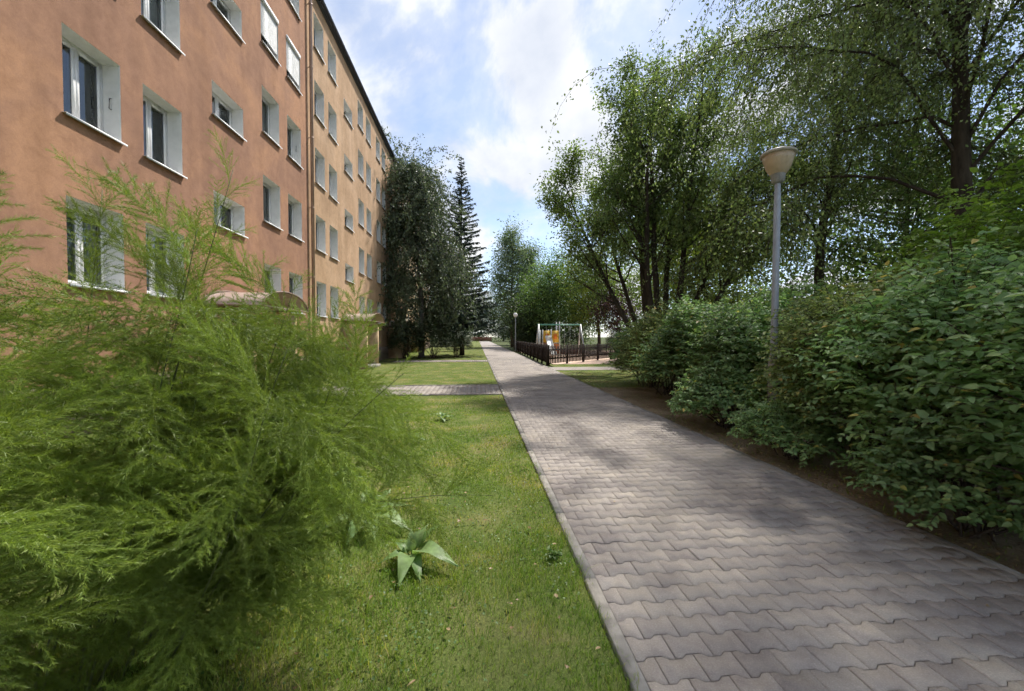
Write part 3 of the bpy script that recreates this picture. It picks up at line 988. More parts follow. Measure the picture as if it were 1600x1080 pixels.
# entrances under the stair windows
for s in range(0, 4):
    c = 11.5 + SECT * s - BY
    dr = obj('door', MB().box(0.04, 0.09, c - 0.95, c + 0.95, -0.03, 2.15), M['doorpaint'], bld)
    for (a, b_) in ((-0.86, -0.42), (-0.36, 0.36), (0.42, 0.86)):
        f = MB().box(0.092, 0.115, c + a, c + b_, 0.06, 2.05)
        p = obj('door_panel', f, M['doorpaint'], dr)
        obj('pane', MB().box(0.116, 0.12, c + a + 0.09, c + b_ - 0.09, 1.0, 1.92), M['room'], dr)
    obj('door_handle', MB().tube([(0.116, c - 0.28, 1.0), (0.16, c - 0.28, 1.0), (0.16, c - 0.28, 1.25), (0.116, c - 0.28, 1.25)], 0.012, 6), M['black'], dr)
    for sd in (-1.12, 1.12):
        obj('porch_wall', MB().box(0.036, 1.15, c + sd - 0.10, c + sd + 0.10, -0.05, 2.2), M['stucco_c'], bld)
    cn = obj('canopy', None or (lambda m: m)(MB().add(*(lambda A: ([(x, c + 1.28 * math.cos(t), 2.32 + 0.42 * math.sin(t)) for x in (0.04, 1.45) for t in A], [np.array([(i, i + 1, 14 + i, 13 + i) for i in range(12)])]))(np.linspace(0.02, np.pi - 0.02, 13)))), M['polycarb'], bld)
    for x in (0.06, 1.44):
        A = np.linspace(0, np.pi, 13)
        obj('canopy_rib', MB().tube([(x, c + 1.29 * math.cos(t), 2.33 + 0.43 * math.sin(t)) for t in A], 0.028, 6).tube([(x, c - 1.29, 2.31), (x, c + 1.29, 2.31)], 0.028, 6), M['canopy'], cn)
    for sd in (-1.29, 1.29):
        obj('canopy_beam', MB().tube([(0.06, c + sd, 2.33), (1.44, c + sd, 2.33)], 0.028, 6), M['canopy'], cn)
obj('step', MB().box(0.036, 1.3, 11.5 - BY - 1.0, 11.5 - BY + 1.0, -0.05, 0.10), M['kerb'], bld)
obj('step', MB().box(0.036, 1.3, 21.7 - BY - 1.0, 21.7 - BY + 1.0, -0.05, 0.10), M['kerb'], bld)


# ---------------------------------------------------------------- street lamps
def street_lamp(loc, label, h=4.4, globe=False, tilt=0.0):
    t = thing('street_lamp', label, 'street lamp', loc)
    t.rotation_euler = (0, R(tilt), 0)
    obj('base_section', MB().lathe([(0.075, -0.05), (0.075, 1.15), (0.068, 1.22), (0.052, 1.26)], sides=16).mesh('base_section', True), M['lampbase'], t)
    obj('pole', MB().lathe([(0.051, 1.24), (0.046, h - 0.62), (0.040, h - 0.60), (0.040, h - 0.36)], sides=16).mesh('pole', True), M['lampgrey'], t)
    if not globe:
        d = obj('service_door', MB().box(-0.045, 0.045, -0.082, -0.070, 0.55, 0.95), M['lampbase'], t)
        obj('sticker', MB().box(-0.04, 0.04, -0.0805, -0.077, 1.0, 1.1), M['sticker'], t)
        obj('collar', MB().lathe([(0.0, h - 0.46), (0.055, h - 0.46), (0.09, h - 0.43), (0.10, h - 0.34), (0.11, h - 0.30)], sides=24).mesh('collar', True), M['lampbase'], t)
        obj('lamp_bowl', MB().lathe([(0.105, h - 0.325), (0.125, h - 0.30), (0.165, h - 0.23), (0.20, h - 0.12), (0.222, h - 0.035), (0.0, h - 0.034)], sides=32).mesh('lamp_bowl', True), M['lampbowl'], t)
        obj('lamp_cap', MB().lathe([(0.224, h - 0.045), (0.242, h - 0.04), (0.244, h - 0.012), (0.225, h + 0.004), (0.14, h + 0.03), (0.0, h + 0.045)], sides=32).mesh('lamp_cap', True), M['lampcap'], t)
    else:
        a = np.linspace(-np.pi / 2, np.pi / 2, 12)
        obj('lamp_globe', MB().lathe([(0.24 * math.cos(x), h - 0.15 + 0.24 * math.sin(x)) for x in a], sides=20).mesh('lamp_globe', True), M['lampwhite'], t)
        obj('collar', MB().lathe([(0.04, h - 0.45), (0.10, h - 0.42), (0.12, h - 0.33)], sides=16).mesh('collar', True), M['lampbase'], t)
    return t


street_lamp((4.54, 5.93, 0), 'tall grey street lamp with a beige bowl head among the shrubs', 4.38, tilt=0.5)
street_lamp((4.15, 44.0, 0), 'distant thin street lamp with a white globe head beyond the fence', 4.0, True)


# ---------------------------------------------------------------- picket fence
def picket_mesh(h=1.08, w=0.105):
    t = 0.02
    P = [(-w / 2, 0.07), (w / 2, 0.07), (w / 2, h - 0.06), (0, h), (-w / 2, h - 0.06)]
    V = [(x, 0, z) for x, z in P] + [(x, t, z) for x, z in P]
    return MB().add(V, [np.array([(i, (i + 1) % 5, 5 + (i + 1) % 5, 5 + i) for i in range(5)]), np.arange(5)[::-1], np.arange(5, 10)]).mesh('picket')


pk = picket_mesh()


def fence(p0, p1, pitch, label, post_every=2.0, name='picket_fence'):
    p0 = np.array(p0); p1 = np.array(p1); L = np.linalg.norm(p1 - p0); d = (p1 - p0) / L
    ang = math.atan2(d[1], d[0])
    t = thing(name, label, 'fence', (p0[0], p0[1], 0), ang)
    n = int(L / pitch)
    rng = rs(int(L * 10))
    for i in range(n):
        obj('picket', pk, M['picket'], t, (0.06 + i * pitch, 0.0, rng.normal(0, 0.006)), (0, rng.normal(0, 0.008), 0))
    for z in (0.30, 0.78):
        obj('rail', MB().box(0, L, 0.022, 0.06, z, z + 0.09), M['picket'], t)
    for i in range(int(L / post_every) + 1):
        obj('post', MB().box(i * post_every - 0.05, i * post_every + 0.05, 0.062, 0.16, -0.05, 1.10), M['picket'], t)
    return t


fence((4.05, 22.4), (10.8, 29.6), 0.17, 'dark brown picket fence facing the path junction in front of the playground')
fence((3.98, 22.4), (4.35, 48.0), 0.15, 'dark brown picket fence running away along the path')

# ---------------------------------------------------------------- playground
sw = thing('swing_set', 'grey steel swing frame with a green crossbar inside the fenced playground', 'swing set', (4.5, 29.7, 0))
for x in (0, 3.1):
    for s in (-1, 1):
        obj('leg', MB().tube([(x + (-0.12 if x == 0 else 0.12), s * 0.95, -0.05), (x, s * 0.06, 2.45)], 0.055, 8), M['steel'], sw)
obj('crossbar', MB().tube([(-0.1, 0, 2.42), (3.2, 0, 2.42)], 0.05, 8), M['green'], sw)
for x in (0.55, 1.9):
    st = obj('seat', MB().box(x, x + 0.45, -0.10, 0.10, 0.45, 0.49), M['rubber'], sw)
    for dx in (0.02, 0.43):
        obj('chain', MB().tube([(x + dx, 0, 0.49), (x + dx, 0, 2.40)], 0.009, 4), M['steel'], st)
pt = thing('play_tower', 'climbing frame with yellow and orange panels beside the swings', 'play equipment', (5.25, 32.5, 0))
for x, h in ((0, 2.1), (0.68, 2.15), (1.36, 2.75)):
    for y in (0, 1.3):
        obj('pole', MB().tube([(x, y, -0.05), (x, y, h)], 0.05, 8), M['steel'], pt)
for i, x in enumerate((0.06, 0.74)):
    pn = obj('panel', MB().box(x, x + 0.56, -0.02, 0.02, 1.08, 2.02), M['yellow'], pt)
    obj('inset', MB().box(x + 0.13, x + 0.43, -0.026, -0.021, 1.35, 1.78), M['orange'], pn)
obj('deck', MB().box(0.05, 1.31, 0.0, 1.3, 0.93, 1.0), M['redbrown'], pt)
obj('lower_panel', MB().box(0.74, 1.30, -0.02, 0.02, 0.2, 0.92), M['orange'], pt)
sl = thing('slide', 'white plastic slide chute in front of the yellow play panels', 'slide', (5.45, 32.3, 0))
ch = MB()
prof = [(0.0, 0.0, 1.35), (0.0, -0.35, 1.18), (0.0, -1.2, 0.62), (0.0, -1.9, 0.30), (0.0, -2.3, 0.25)]
for (a, b_) in zip(prof[:-1], prof[1:]):
    for (xa, za, xb, zb) in ((0.0, 0, 0.46, 0), (0, 0, 0, 0.2), (0.46, 0, 0.46, 0.2)):
        ch.quad((xa, a[1], a[2] + za), (xb, a[1], a[2] + zb), (xb, b_[1], b_[2] + zb), (xa, b_[1], b_[2] + za))
        ch.quad((xa + .015, a[1], a[2] + za - .03), (xb + .015, a[1], a[2] + zb - .03), (xb + .015, b_[1], b_[2] + zb - .03), (xa + .015, b_[1], b_[2] + za - .03))
obj('chute', ch, M['slide'], sl)
obj('leg', MB().tube([(0.23, -1.9, -0.05), (0.23, -1.9, 0.28)], 0.04, 8), M['steel'], sl)
obj('hood', MB().box(-0.04, 0.5, -0.06, 0.0, 1.36, 1.62), M['slide'], sl)
sb = thing('sandbox', 'low reddish wooden sandbox to the right of the play panels', 'sandbox', (7.6, 36.5, 0))
for (x0, x1, y0, y1) in ((0, 1.9, 0, 0.08), (0, 1.9, 1.82, 1.9), (0, 0.08, 0.083, 1.817), (1.82, 1.9, 0.083, 1.817)):
    obj('board', MB().box(x0, x1, y0, y1, -0.05, 0.32), M['redbrown'], sb)
# low reddish fence that closes the far end of the path
ef = thing('board_fence', 'low reddish brown board fence at the far end of the path', 'fence', (-2.5, 128, 0))
for i in range(24):
    obj('board', MB().box(i * 0.30, i * 0.30 + 0.24, 0, 0.03, 0.05, 1.25), M['redbrown'], ef)
for z in (0.3, 0.95):
    obj('rail', MB().box(0, 7.2, 0.033, 0.08, z, z + 0.1), M['redbrown'], ef)

# ---------------------------------------------------------------- trees
# the many-stemmed maple right of the path
rng = rs(31)
stems = []
for (ax, ay, ln, r) in ((-0.46, 0.05, 7.6, 0.13), (-0.26, -0.12, 9.0, 0.15), (-0.13, 0.16, 10.3, 0.15), (-0.02, -0.05, 10.4, 0.15), (0.14, 0.12, 10.2, 0.14), (0.30, -0.05, 10.2, 0.14), (0.52, 0.10, 9.5, 0.13), (-0.36, 0.35, 8.4, 0.12), (0.75, -0.18, 8.5, 0.12)):
    stems.append(((ax, ay, 1), ln, r, (ax * 0.35 + rng.normal(0, 0.08), ay * 0.35, -0.05)))
T = multistem(31, stems, 22, 8, 50, 2.6, 0.75, spread=0.15, f0=0.36)
T.finish('maple_tree', 'large many-stemmed tree with fanning dark trunks behind the shrubs', 'tree', 0.105, 0.052, 'leaf_maple', 'bark_dark', (7.7, 16.8, 0), scale=1.2)
# big weeping birch at the right
T = weeping(41, 16, 5.1, 32, 78, 4.0, 50, 0.25, low=0.30, spread=0.08, trunk_dir=(0.03, 0, 1))
T.finish('birch_tree', 'tall weeping birch with hanging leafy strands above the right hand shrubs', 'tree', 0.078, 0.046, 'leaf_birch', 'bark_dark', (11.2, 8.4, 0))
T = weeping(42, 15.5, 5.0, 24, 52, 3.8, 44, 0.22, low=0.28, spread=0.10)
T.finish('birch_tree', 'second weeping birch half hidden behind the lamp and the tall birch', 'tree', 0.10, 0.06, 'leaf_birch', 'bark_dark', (13.0, 14.5, 0), 1.1)
# left row by the building
T = weeping(43, 16.6, 2.0, 38, 36, 4.6, 42, 0.24, low=0.22, spread=0.11, limb_droop=-0.75)
T.finish('birch_tree', 'dark weeping birch standing by the far end of the building', 'tree', 0.19, 0.095, 'leaf_birch_far', 'bark_birch', (-4.2, 31.5, 0))
T = spruce(51, 16.6, 3.5)
T.finish('spruce_tree', 'tall dark conical spruce next to the weeping birch', 'tree', 0.34, 0.13, 'leaf_spruce', 'bark_dark', (-1.25, 34.5, 0))
# far trees
far = [
    # name, label, (seed,h,rx,ry,zc,rz,nclump,leaves,cs,trunk,limb,egg), L, W, leaf, bark, loc
    ('poplar_tree', 'tall pale grey-green tree with two pointed tops at the path end', (61, 17.5, 3.0, 3.0, 10.7, 7.2, 150, 110, 0.75, 0.3, .5, .45), 0.28, 0.15, 'leaf_grey', 'bark_brown', (5.2, 60, 0)),
    ('poplar_tree', 'slimmer pale tree right of the two-topped tall one', (62, 15.5, 2.2, 2.2, 8.5, 7.4, 110, 100, 0.65, 0.25, .5, .5), 0.26, 0.14, 'leaf_grey', 'bark_brown', (8.2, 62, 0)),
    ('broadleaf_tree', 'dark round-crowned tree behind the play panels', (63, 11.5, 3.4, 3.4, 6.4, 5.2, 150, 110, 0.8, 0.28, .5, .15), 0.24, 0.14, 'leaf_mid', 'bark_dark', (9.2, 50, 0)),
    ('broadleaf_tree', 'mid green tree above the right end of the swing', (64, 10.5, 3.3, 3.3, 6.0, 4.8, 150, 110, 0.75, 0.25, .5, .1), 0.22, 0.13, 'leaf_mid', 'bark_dark', (11.9, 47, 0)),
    ('broadleaf_tree', 'bright yellow-green tree behind the playground', (65, 11.8, 2.9, 2.9, 7.0, 4.9, 120, 85, 0.7, 0.2, .6, .1), 0.2, 0.12, 'leaf_yel', 'bark_dark', (12.8, 42, 0)),
    ('copper_tree', 'small copper-leaved tree beyond the picket fence', (66, 6.6, 2.4, 2.4, 4.1, 2.5, 110, 80, 0.5, 0.16, .6, .0), 0.16, 0.10, 'leaf_copper', 'bark_dark', (13.6, 38.5, 0)),
    ('broadleaf_tree', 'dark tree closing the view over the path end', (67, 14, 6.0, 5.0, 7.4, 6.9, 200, 110, 1.2, 0.35, .4, .1), 0.36, 0.22, 'leaf_dark', 'bark_dark', (0.5, 134, 0)),
    ('broadleaf_tree', 'far dark tree just right of the path end', (75, 13, 5.0, 4.0, 6.6, 6.5, 150, 90, 1.2, 0.3, .3, .05), 0.36, 0.22, 'leaf_dark', 'bark_dark', (8.5, 131, 0)),
    ('broadleaf_tree', 'far dark tree behind the distant globe lamp', (76, 12, 5.0, 4.0, 6.0, 6.0, 150, 90, 1.2, 0.3, .3, .05), 0.36, 0.22, 'leaf_dark', 'bark_dark', (14.5, 118, 0)),
    ('broadleaf_tree', 'dark low tree left of the path end', (68, 8.5, 3.4, 3.4, 4.4, 4.3, 150, 110, 0.8, 0.25, .4, .1), 0.26, 0.16, 'leaf_dark', 'bark_dark', (-4.4, 66, 0)),
    ('broadleaf_tree', 'dark bushy tree right of the distant globe lamp', (69, 7.0, 2.9, 2.9, 3.6, 3.5, 150, 110, 0.7, 0.2, .4, .0), 0.22, 0.13, 'leaf_dark', 'bark_dark', (7.0, 52, 0)),
    ('broadleaf_tree', 'shaded tree at the right edge of the path end', (70, 8.5, 3.0, 3.0, 4.3, 4.2, 140, 110, 0.8, 0.22, .4, .1), 0.26, 0.15, 'leaf_dark', 'bark_dark', (7.9, 72, 0)),
    ('broadleaf_tree', 'tall green tree behind the many-stemmed tree', (71, 13.5, 4.0, 4.0, 7.6, 5.9, 170, 100, 0.9, 0.25, .5, .1), 0.22, 0.13, 'leaf_mid', 'bark_dark', (15.0, 29, 0)),
    ('broadleaf_tree', 'yellowish tree seen between the maple stems', (72, 9.0, 3.4, 3.4, 4.9, 4.2, 140, 90, 0.75, 0.2, .5, .0), 0.18, 0.11, 'leaf_yel', 'bark_dark', (13.2, 22.5, 0)),
    ('broadleaf_tree', 'green tree behind the two right hand birches', (73, 11.0, 4.2, 4.2, 5.6, 5.4, 190, 110, 0.85, 0.25, .4, .0), 0.18, 0.11, 'leaf_mid', 'bark_dark', (18.0, 16, 0)),
    ('broadleaf_tree', 'leafy tree at the right edge behind the tall birch', (74, 10.0, 3.8, 3.8, 5.2, 4.9, 180, 110, 0.8, 0.22, .4, .0), 0.15, 0.09, 'leaf_mid', 'bark_dark', (16.5, 9.0, 0)),
]
for nm, lb, pr, L_, W_, lm, bm, loc in far:
    clump_tree(*pr[:6], int(pr[6] * 1.2), int(pr[7] * 0.75), *pr[8:]).finish(nm, lb, 'tree', L_, W_, lm, bm, loc)
T = spruce(52, 13.5, 2.4)
T.finish('spruce_tree', 'small distant spruce tip between the far broadleaf trees', 'tree', 0.4, 0.15, 'leaf_spruce', 'bark_dark', (12.4, 75, 0))


# ---------------------------------------------------------------- shrubs
def shrub_meshes(seed, R_, H, nshoot, L, W, leafmat, per=10, six=True, low=0.02):
    T = Tree(seed); rng = T.rng
    d = rand_dirs(rng, nshoot, -0.25, 1.0)
    rad = rng.uniform(0.45, 1.0, nshoot) ** 0.45
    lump = 1 + 0.16 * np.sin(d[:, 0] * 5 + seed) * np.cos(d[:, 1] * 4 + d[:, 2] * 3) + rng.normal(0, 0.05, nshoot)
    C = d * (rad * lump)[:, None] * np.array([R_, R_, H * 0.58]) + np.array([0, 0, H * 0.42])
    C[:, 2] = np.maximum(C[:, 2], 0.1 + rng.uniform(0, 0.12, nshoot))
    base = rng.normal(0, 0.14, (22, 3)); base[:, 2] = -0.05
    for i in range(22):
        c = C[rng.randint(nshoot)]
        m = base[i] * 0.5 + c * 0.5 + np.array([0, 0, 0.12 * H])
        T.wood.tube(poly3(base[i], m, c), np.linspace(0.016, 0.005, 7), 5, False)
    for c in C:
        out = unit(np.array([c[0], c[1], 0.0]) + rng.normal(0, 0.35, 3) * R_ * 0.5)
        up = 0.25 + 0.9 * max(0, (c[2] / H - 0.45))
        dr = unit(out + np.array([0, 0, up + rng.normal(0, 0.2)]))
        ln = rng.uniform(0.28, 0.5)
        S = poly_grow(c - dr * ln * 0.6, dr, ln, 4, 0.10, (0, 0, -0.9), rng)
        T.wood.tube(S[::2], np.linspace(0.004, 0.0015, 3), 3, False)
        k = per
        f = (np.arange(k) + rng.uniform(0, 0.6, k)) / k * (len(S) - 1) * 0.99
        i = f.astype(int); t = (f - i)[:, None]
        P = S[i] * (1 - t) + S[np.minimum(i + 1, len(S) - 1)] * t
        Tn = unit(S[np.minimum(i + 1, len(S) - 1)] - S[i] + 1e-6)
        sg = np.where(np.arange(k) % 2 == 0, 1.0, -1.0)[:, None]
        sd = unit(np.cross(Tn, [0, 0, 1.0]) + 1e-6)
        D = unit(Tn * 0.55 + sd * sg * 0.8 + rng.normal(0, 0.22, (k, 3)) + np.array([0, 0, -0.15]))
        N = unit(np.array([0, 0, 1.0]) + rng.normal(0, 0.33, (k, 3)) + out * 0.35)
        T.P.append(P); T.D.append(D); T.N.append(N)
    P = np.concatenate(T.P); D = np.concatenate(T.D); N = np.concatenate(T.N)
    kk = rng.uniform(0.35, 1.0, len(P)) ** 0.8 * 1.25
    V, F = leaf_verts(P, D, N, L * kk, W * kk, 0.16, six, 0.18)
    fol = mesh_np('foliage', V, F); fol.materials.append(M[leafmat])
    wood = T.wood.mesh('stems', True); wood.materials.append(M['bark_brown'])
    return fol, wood


def poly3(a, m, c, n=7):
    t = np.linspace(0, 1, n)[:, None]
    return a * (1 - t) ** 2 + 2 * m * t * (1 - t) + c * t ** 2


SH = [shrub_meshes(81, 1.35, 2.4, 1350, 0.082, 0.050, 'leaf_shrub', 11),
      shrub_meshes(82, 1.30, 2.3, 1400, 0.066, 0.042, 'leaf_shrub2', 12),
      shrub_meshes(83, 1.40, 2.5, 1250, 0.09, 0.056, 'leaf_shrub', 11),
      shrub_meshes(84, 1.0, 1.2, 600, 0.08, 0.05, 'leaf_shrub', 11),
      shrub_meshes(85, 1.5, 2.8, 900, 0.085, 0.05, 'leaf_dark', 9),
      shrub_meshes(86, 1.1, 3.6, 900, 0.10, 0.055, 'leaf_young', 9)]


def shrub(v, loc, rz, scale, label, name='shrub', group='shrubs along the right of the path'):
    t = thing(name, label, 'shrub', loc, rz, group, scale)
    obj('foliage', SH[v][0], None, t); obj('stems', SH[v][1], None, t)
    return t


for a in [
    (2, (4.7, 2.0, 0), 0.3, 1.0, 'large-leaved green shrub nearest the camera at the lower right corner'),
    (0, (4.85, 3.7, 0), 1.9, 1.0, 'full green shrub second along the path edge from the right corner'),
    (1, (5.2, 4.9, 0), 2.7, 1.05, 'olive green shrub with yellowish leaves just right of the lamp post'),
    (0, (5.4, 7.1, 0), 4.1, 1.0, 'broad green shrub directly behind the lamp post'),
    (2, (5.25, 9.0, 0), 5.2, 0.98, 'pale green shrub left of the lamp post'),
    (1, (5.25, 10.8, 0), 0.9, 1.02, 'olive shrub second from the left end of the hedge'),
    (0, (5.5, 12.6, 0), 3.0, 0.95, 'rounded shrub at the left end of the hedge by the cross path'),
    (3, (4.18, 5.1, 0), 0.4, 0.64, 'low shrub spilling to the path edge right of the lamp foot'),
    (3, (4.4, 6.9, 0), 2.2, 0.85, 'low shrub spilling over bare soil left of the lamp foot'),
    (3, (4.12, 3.0, 0), 4.4, 0.78, 'low overhanging shrub beside the path at the right edge'),
    (2, (7.4, 4.3, 0), 0.8, (1.1, 1.1, 1.22), 'taller shrub in the second row at the right edge'),
    (1, (7.6, 6.6, 0), 3.6, (1.1, 1.1, 1.2), 'taller olive shrub in the second row behind the lamp'),
    (0, (7.9, 9.2, 0), 1.2, (1.15, 1.15, 1.15), 'second row shrub below the tall birch'),
    (2, (8.0, 11.8, 0), 2.0, (1.15, 1.15, 1.05), 'second row shrub at the foot of the many-stemmed tree'),
    (1, (9.0, 15.5, 0), 2.0, (1.3, 1.3, 1.0), 'far shrub right of the many-stemmed tree'),
]:
    shrub(*a)
shrub(5, (6.45, 4.5, 0), 0.5, 0.95, 'tall light green young shrub rising above the hedge at the right edge')
shrub(5, (8.0, 6.3, 0), 2.5, 1.05, 'tall light green shrub rising behind the hedge below the birch')
for a in [
    (4, (-5.0, 29.8, 0), 0.2, 0.95, 'dark shrub against the building at the foot of the weeping birch'),
    (4, (-3.2, 30.4, 0), 1.7, 1.05, 'dark rounded shrub in front of the weeping birch trunk'),
    (4, (-1.6, 31.5, 0), 3.1, 0.9, 'dark shrub below the spruce beside the lawn'),
    (4, (-2.2, 44.0, 0), 4.0, 0.9, 'far dark shrub beyond the spruce along the path'),
    (4, (6.0, 49.5, 0), 2.0, 0.9, 'dark shrub by the distant globe lamp'),
    (4, (9.5, 40.5, 0), 5.0, 0.8, 'low dark shrub behind the swing in the playground'),
    (4, (12.5, 36.0, 0), 0.6, 0.7, 'dark hedge shrub under the copper tree'),
]:
    shrub(*a, group='dark shrubs in the background')


# ---------------------------------------------------------------- asparagus bush
def frond_geo(seed, L, nbr, brl, step, ncl, nl, up=0.0, gap=0.0):
    """feathery plume along +X: vertices and triangles"""
    rng = rs(seed)
    n = 8
    x = np.linspace(0, 1, n)
    ax = np.c_[x * L, np.sin(x * 2.2 + seed) * 0.02 * L, (up * x - 0.28 * x ** 2) * L]
    Vs, Fs, nv = [], [], 0

    def ribbon(P, w0, w1):
        nonlocal nv
        T = unit(np.gradient(P, axis=0)); S = unit(np.cross(T, rand_dirs(rng, 1)))
        w = np.linspace(w0, w1, len(P))[:, None]
        V = np.stack([P - S * w, P + S * w], 1).reshape(-1, 3)
        k = np.arange(len(P) - 1)[:, None] * 2
        Fs.append(np.concatenate([k + np.array([[0, 1, 3]]), k + np.array([[0, 3, 2]])]) + nv)
        Vs.append(V); nv += len(V)
    ribbon(ax, 0.0018, 0.0006)
    P, D = [], []
    for b in range(nbr):
        f = gap + (1 - gap) * (b + rng.uniform(0, 0.8)) / nbr
        p, t = at_frac(ax, min(f, 0.99))
        d = side_dir(t, rng.uniform(0.6, 1.0), b * 2.4 + rng.normal(0, 0.4))
        d = unit(d * np.array([1, 1, 0.6]))
        bl = brl * (1.12 - 0.85 * f) * rng.uniform(0.6, 1.25) + 0.02
        B = poly_grow(p, d, bl, 4, 0.09, (0, 0, -1.2), rng)
        ribbon(B, 0.0008, 0.0004)
        m = max(3, int(bl / step))
        for c in range(m):
            q, tt = at_frac(B, (c + 0.5) / m * 0.99)
            for k in range(ncl):
                P.append(q); D.append(side_dir(tt, rng.uniform(0.4, 1.0), rng.uniform(0, 6.28)))
        P.append(B[-1]); D.append(unit(B[-1] - B[-2]))
    P = np.array(P); D = np.array(D)
    ln = nl * rng.uniform(0.6, 1.3, len(P))
    S = unit(np.cross(D, rand_dirs(rng, len(P))))
    w = 0.0010
    V = np.stack([P - S * w, P + S * w, P + D * ln[:, None]], 1).reshape(-1, 3)
    Vs.append(V); Fs.append(np.arange(len(P) * 3).reshape(-1, 3) + nv)
    return np.concatenate(Vs), np.concatenate(Fs)


FR = [frond_geo(91, 0.58, 48, 0.23, 0.008, 6, 0.024), frond_geo(92, 0.50, 48, 0.20, 0.008, 6, 0.022), frond_geo(93, 0.64, 46, 0.24, 0.0085, 6, 0.024)]
SPR = [frond_geo(94, 0.32, 28, 0.15, 0.009, 4, 0.014, 0.25, 0.08), frond_geo(95, 0.36, 30, 0.14, 0.009, 4, 0.014, 0.3, 0.08)]
bush = thing('asparagus_bush', 'big feathery bright green asparagus bush filling the left foreground', 'bush', (-2.06, 1.90, 0))
rng = rs(99)


def asp_stem(base, d, ln, trop, nf, f0, sizes=(0.8, 1.15), tipn=3, wob=0.035, thick=0.0055, tip_f=0.82, droop=0.15):
    S = poly_grow((0, 0, 0), d, ln, 14, wob, trop, rng)
    st = obj('stem', MB().tube(S, np.linspace(thick, 0.0012, len(S)), 6).mesh('stem', True), M['asp_stem'], bush, base)
    Vs, Fs, nv = [], [], 0
    for i in range(nf + tipn):
        tip = i >= nf
        f = f0 + (tip_f - f0) * (i + rng.uniform(0, 0.7)) / nf if not tip else tip_f + (0.98 - tip_f) * (i - nf + rng.uniform(0, 1)) / tipn
        p, t = at_frac(S, min(f, 0.98))
        dr = side_dir(t, rng.uniform(0.8, 1.3) if not tip else rng.uniform(0.35, 0.75), i * 2.4 + rng.uniform(-0.5, 0.5))
        if not tip: dr = unit(dr + np.array([0, 0, -droop]))
        V, F = SPR[rng.randint(2)] if tip else FR[rng.randint(3)]
        sc = rng.uniform(*sizes) * (1.0 - 0.25 * f) if not tip else rng.uniform(0.7, 1.1) * (1.9 - 1.3 * f)
        m = np.array(Vector(dr).to_track_quat('X', 'Z').to_matrix()) * sc
        Vs.append(V @ m.T + p); Fs.append(F + nv); nv += len(V)
    fo = obj('foliage', mesh_np('foliage', np.concatenate(Vs), np.concatenate(Fs)), M['asparagus'], st)
    return st, fo


protos = []
for i in range(30):
    az = i * 2.4 + rng.uniform(-0.4, 0.4)
    r0 = 0.06 + 0.60 * math.sqrt((i + 0.5) / 30)
    b0 = (r0 * math.cos(az) * 1.15, r0 * math.sin(az) * 0.75, -0.03)
    if i % 6 == 0:
        lean = 0.12 + 0.72 * r0 + rng.uniform(0, 0.12)
        protos.append(asp_stem(b0, (lean, 0, 1), rng.uniform(1.98, 2.15) - 0.3 * r0, (0.05, 0, -0.04), 12, 0.24, (0.9, 1.2), 1, droop=0.2, tip_f=0.97))
        st, fo = protos[-1]
    else:
        st0, fo0 = protos[-1 if i > 6 else 0]
        st0, fo0 = protos[(i * 3) % len(protos)] if i % 2 else protos[-1]
        st = st0.copy(); COL.objects.link(st); st.parent = bush
        fo = fo0.copy(); COL.objects.link(fo); fo.parent = st
        st.scale = (1, 1, rng.uniform(0.94, 1.06))
    st.location = b0
    st.rotation_euler = (0, 0, az)
    if math.cos(az) > 0.1: st.scale = (0.84, 1, st.scale[2])
for i in range(12):
    st0, fo0 = protos[i % len(protos)]
    st = st0.copy(); COL.objects.link(st); st.parent = bush
    fo = fo0.copy(); COL.objects.link(fo); fo.parent = st
    az = rng.uniform(-0.6, 0.7)
    st.location = (rng.uniform(0.25, 0.75), rng.uniform(-0.1, 0.45), -0.02)
    st.rotation_euler = (0, 0, az)
    st.scale = (rng.uniform(0.6, 1.0), 0.8, rng.uniform(0.86, 1.02))
# upright sprigs that stand against the wall
for tx, ty, tz in ((0.0, -0.05, 2.24), (0.40, 0.0, 2.26), (0.66, 0.1, 2.16), (0.90, 0.05, 2.36)):
    b0 = np.array([tx * 0.35, ty, -0.03])
    asp_stem(b0, np.array([tx, ty, tz]) - b0, np.linalg.norm(np.array([tx, ty, tz]) - b0), (0, 0, 0.0), 4, 0.40, (0.7, 1.0), 11, 0.02, tip_f=0.66)
# arching stems reaching right over the lawn
asp_stem((0.30, 0.1, -0.03), (0.38, 0.05, 1), 2.15, (0.62, 0.02, -0.42), 8, 0.45, (0.6, 0.9), 3, 0.02, tip_f=0.9)
asp_stem((0.25, 0.25, -0.03), (0.36, 0.05, 1), 1.95, (0.50, 0.0, -0.25), 8, 0.50, (0.7, 0.95), 3, 0.02, tip_f=0.9)


# ---------------------------------------------------------------- burdock and weeds in the lawn
def big_leaf(L, W, curl, rng, n=9):
    """broad leaf along +X with wavy edge and midrib fold; returns V,F"""
    t = np.linspace(0, 1, n)
    half = W / 2 * np.sin(np.pi * np.clip(t, 0, 1) ** 0.62) ** 0.8
    half[-1] = 0.001; half[0] = W * 0.08
    zz = 0.10 * L * np.sin(t * np.pi) - curl * L * t ** 2
    rows = []
    for s, k in ((-1, 1.0), (-0.5, 0.5), (0, 0), (0.5, 0.5), (1, 1.0)):
        wob = rng.normal(0, 0.02 * L, n) * k
        rows.append(np.c_[t * L * (1 - 0.06 * k), s * half, zz + 0.35 * abs(s) * half + wob])
    V = np.stack(rows, 1).reshape(-1, 3)
    F = [(i * 5 + j, (i + 1) * 5 + j, (i + 1) * 5 + j + 1, i * 5 + j + 1) for i in range(n - 1) for j in range(4)]
    return V, np.array(F)


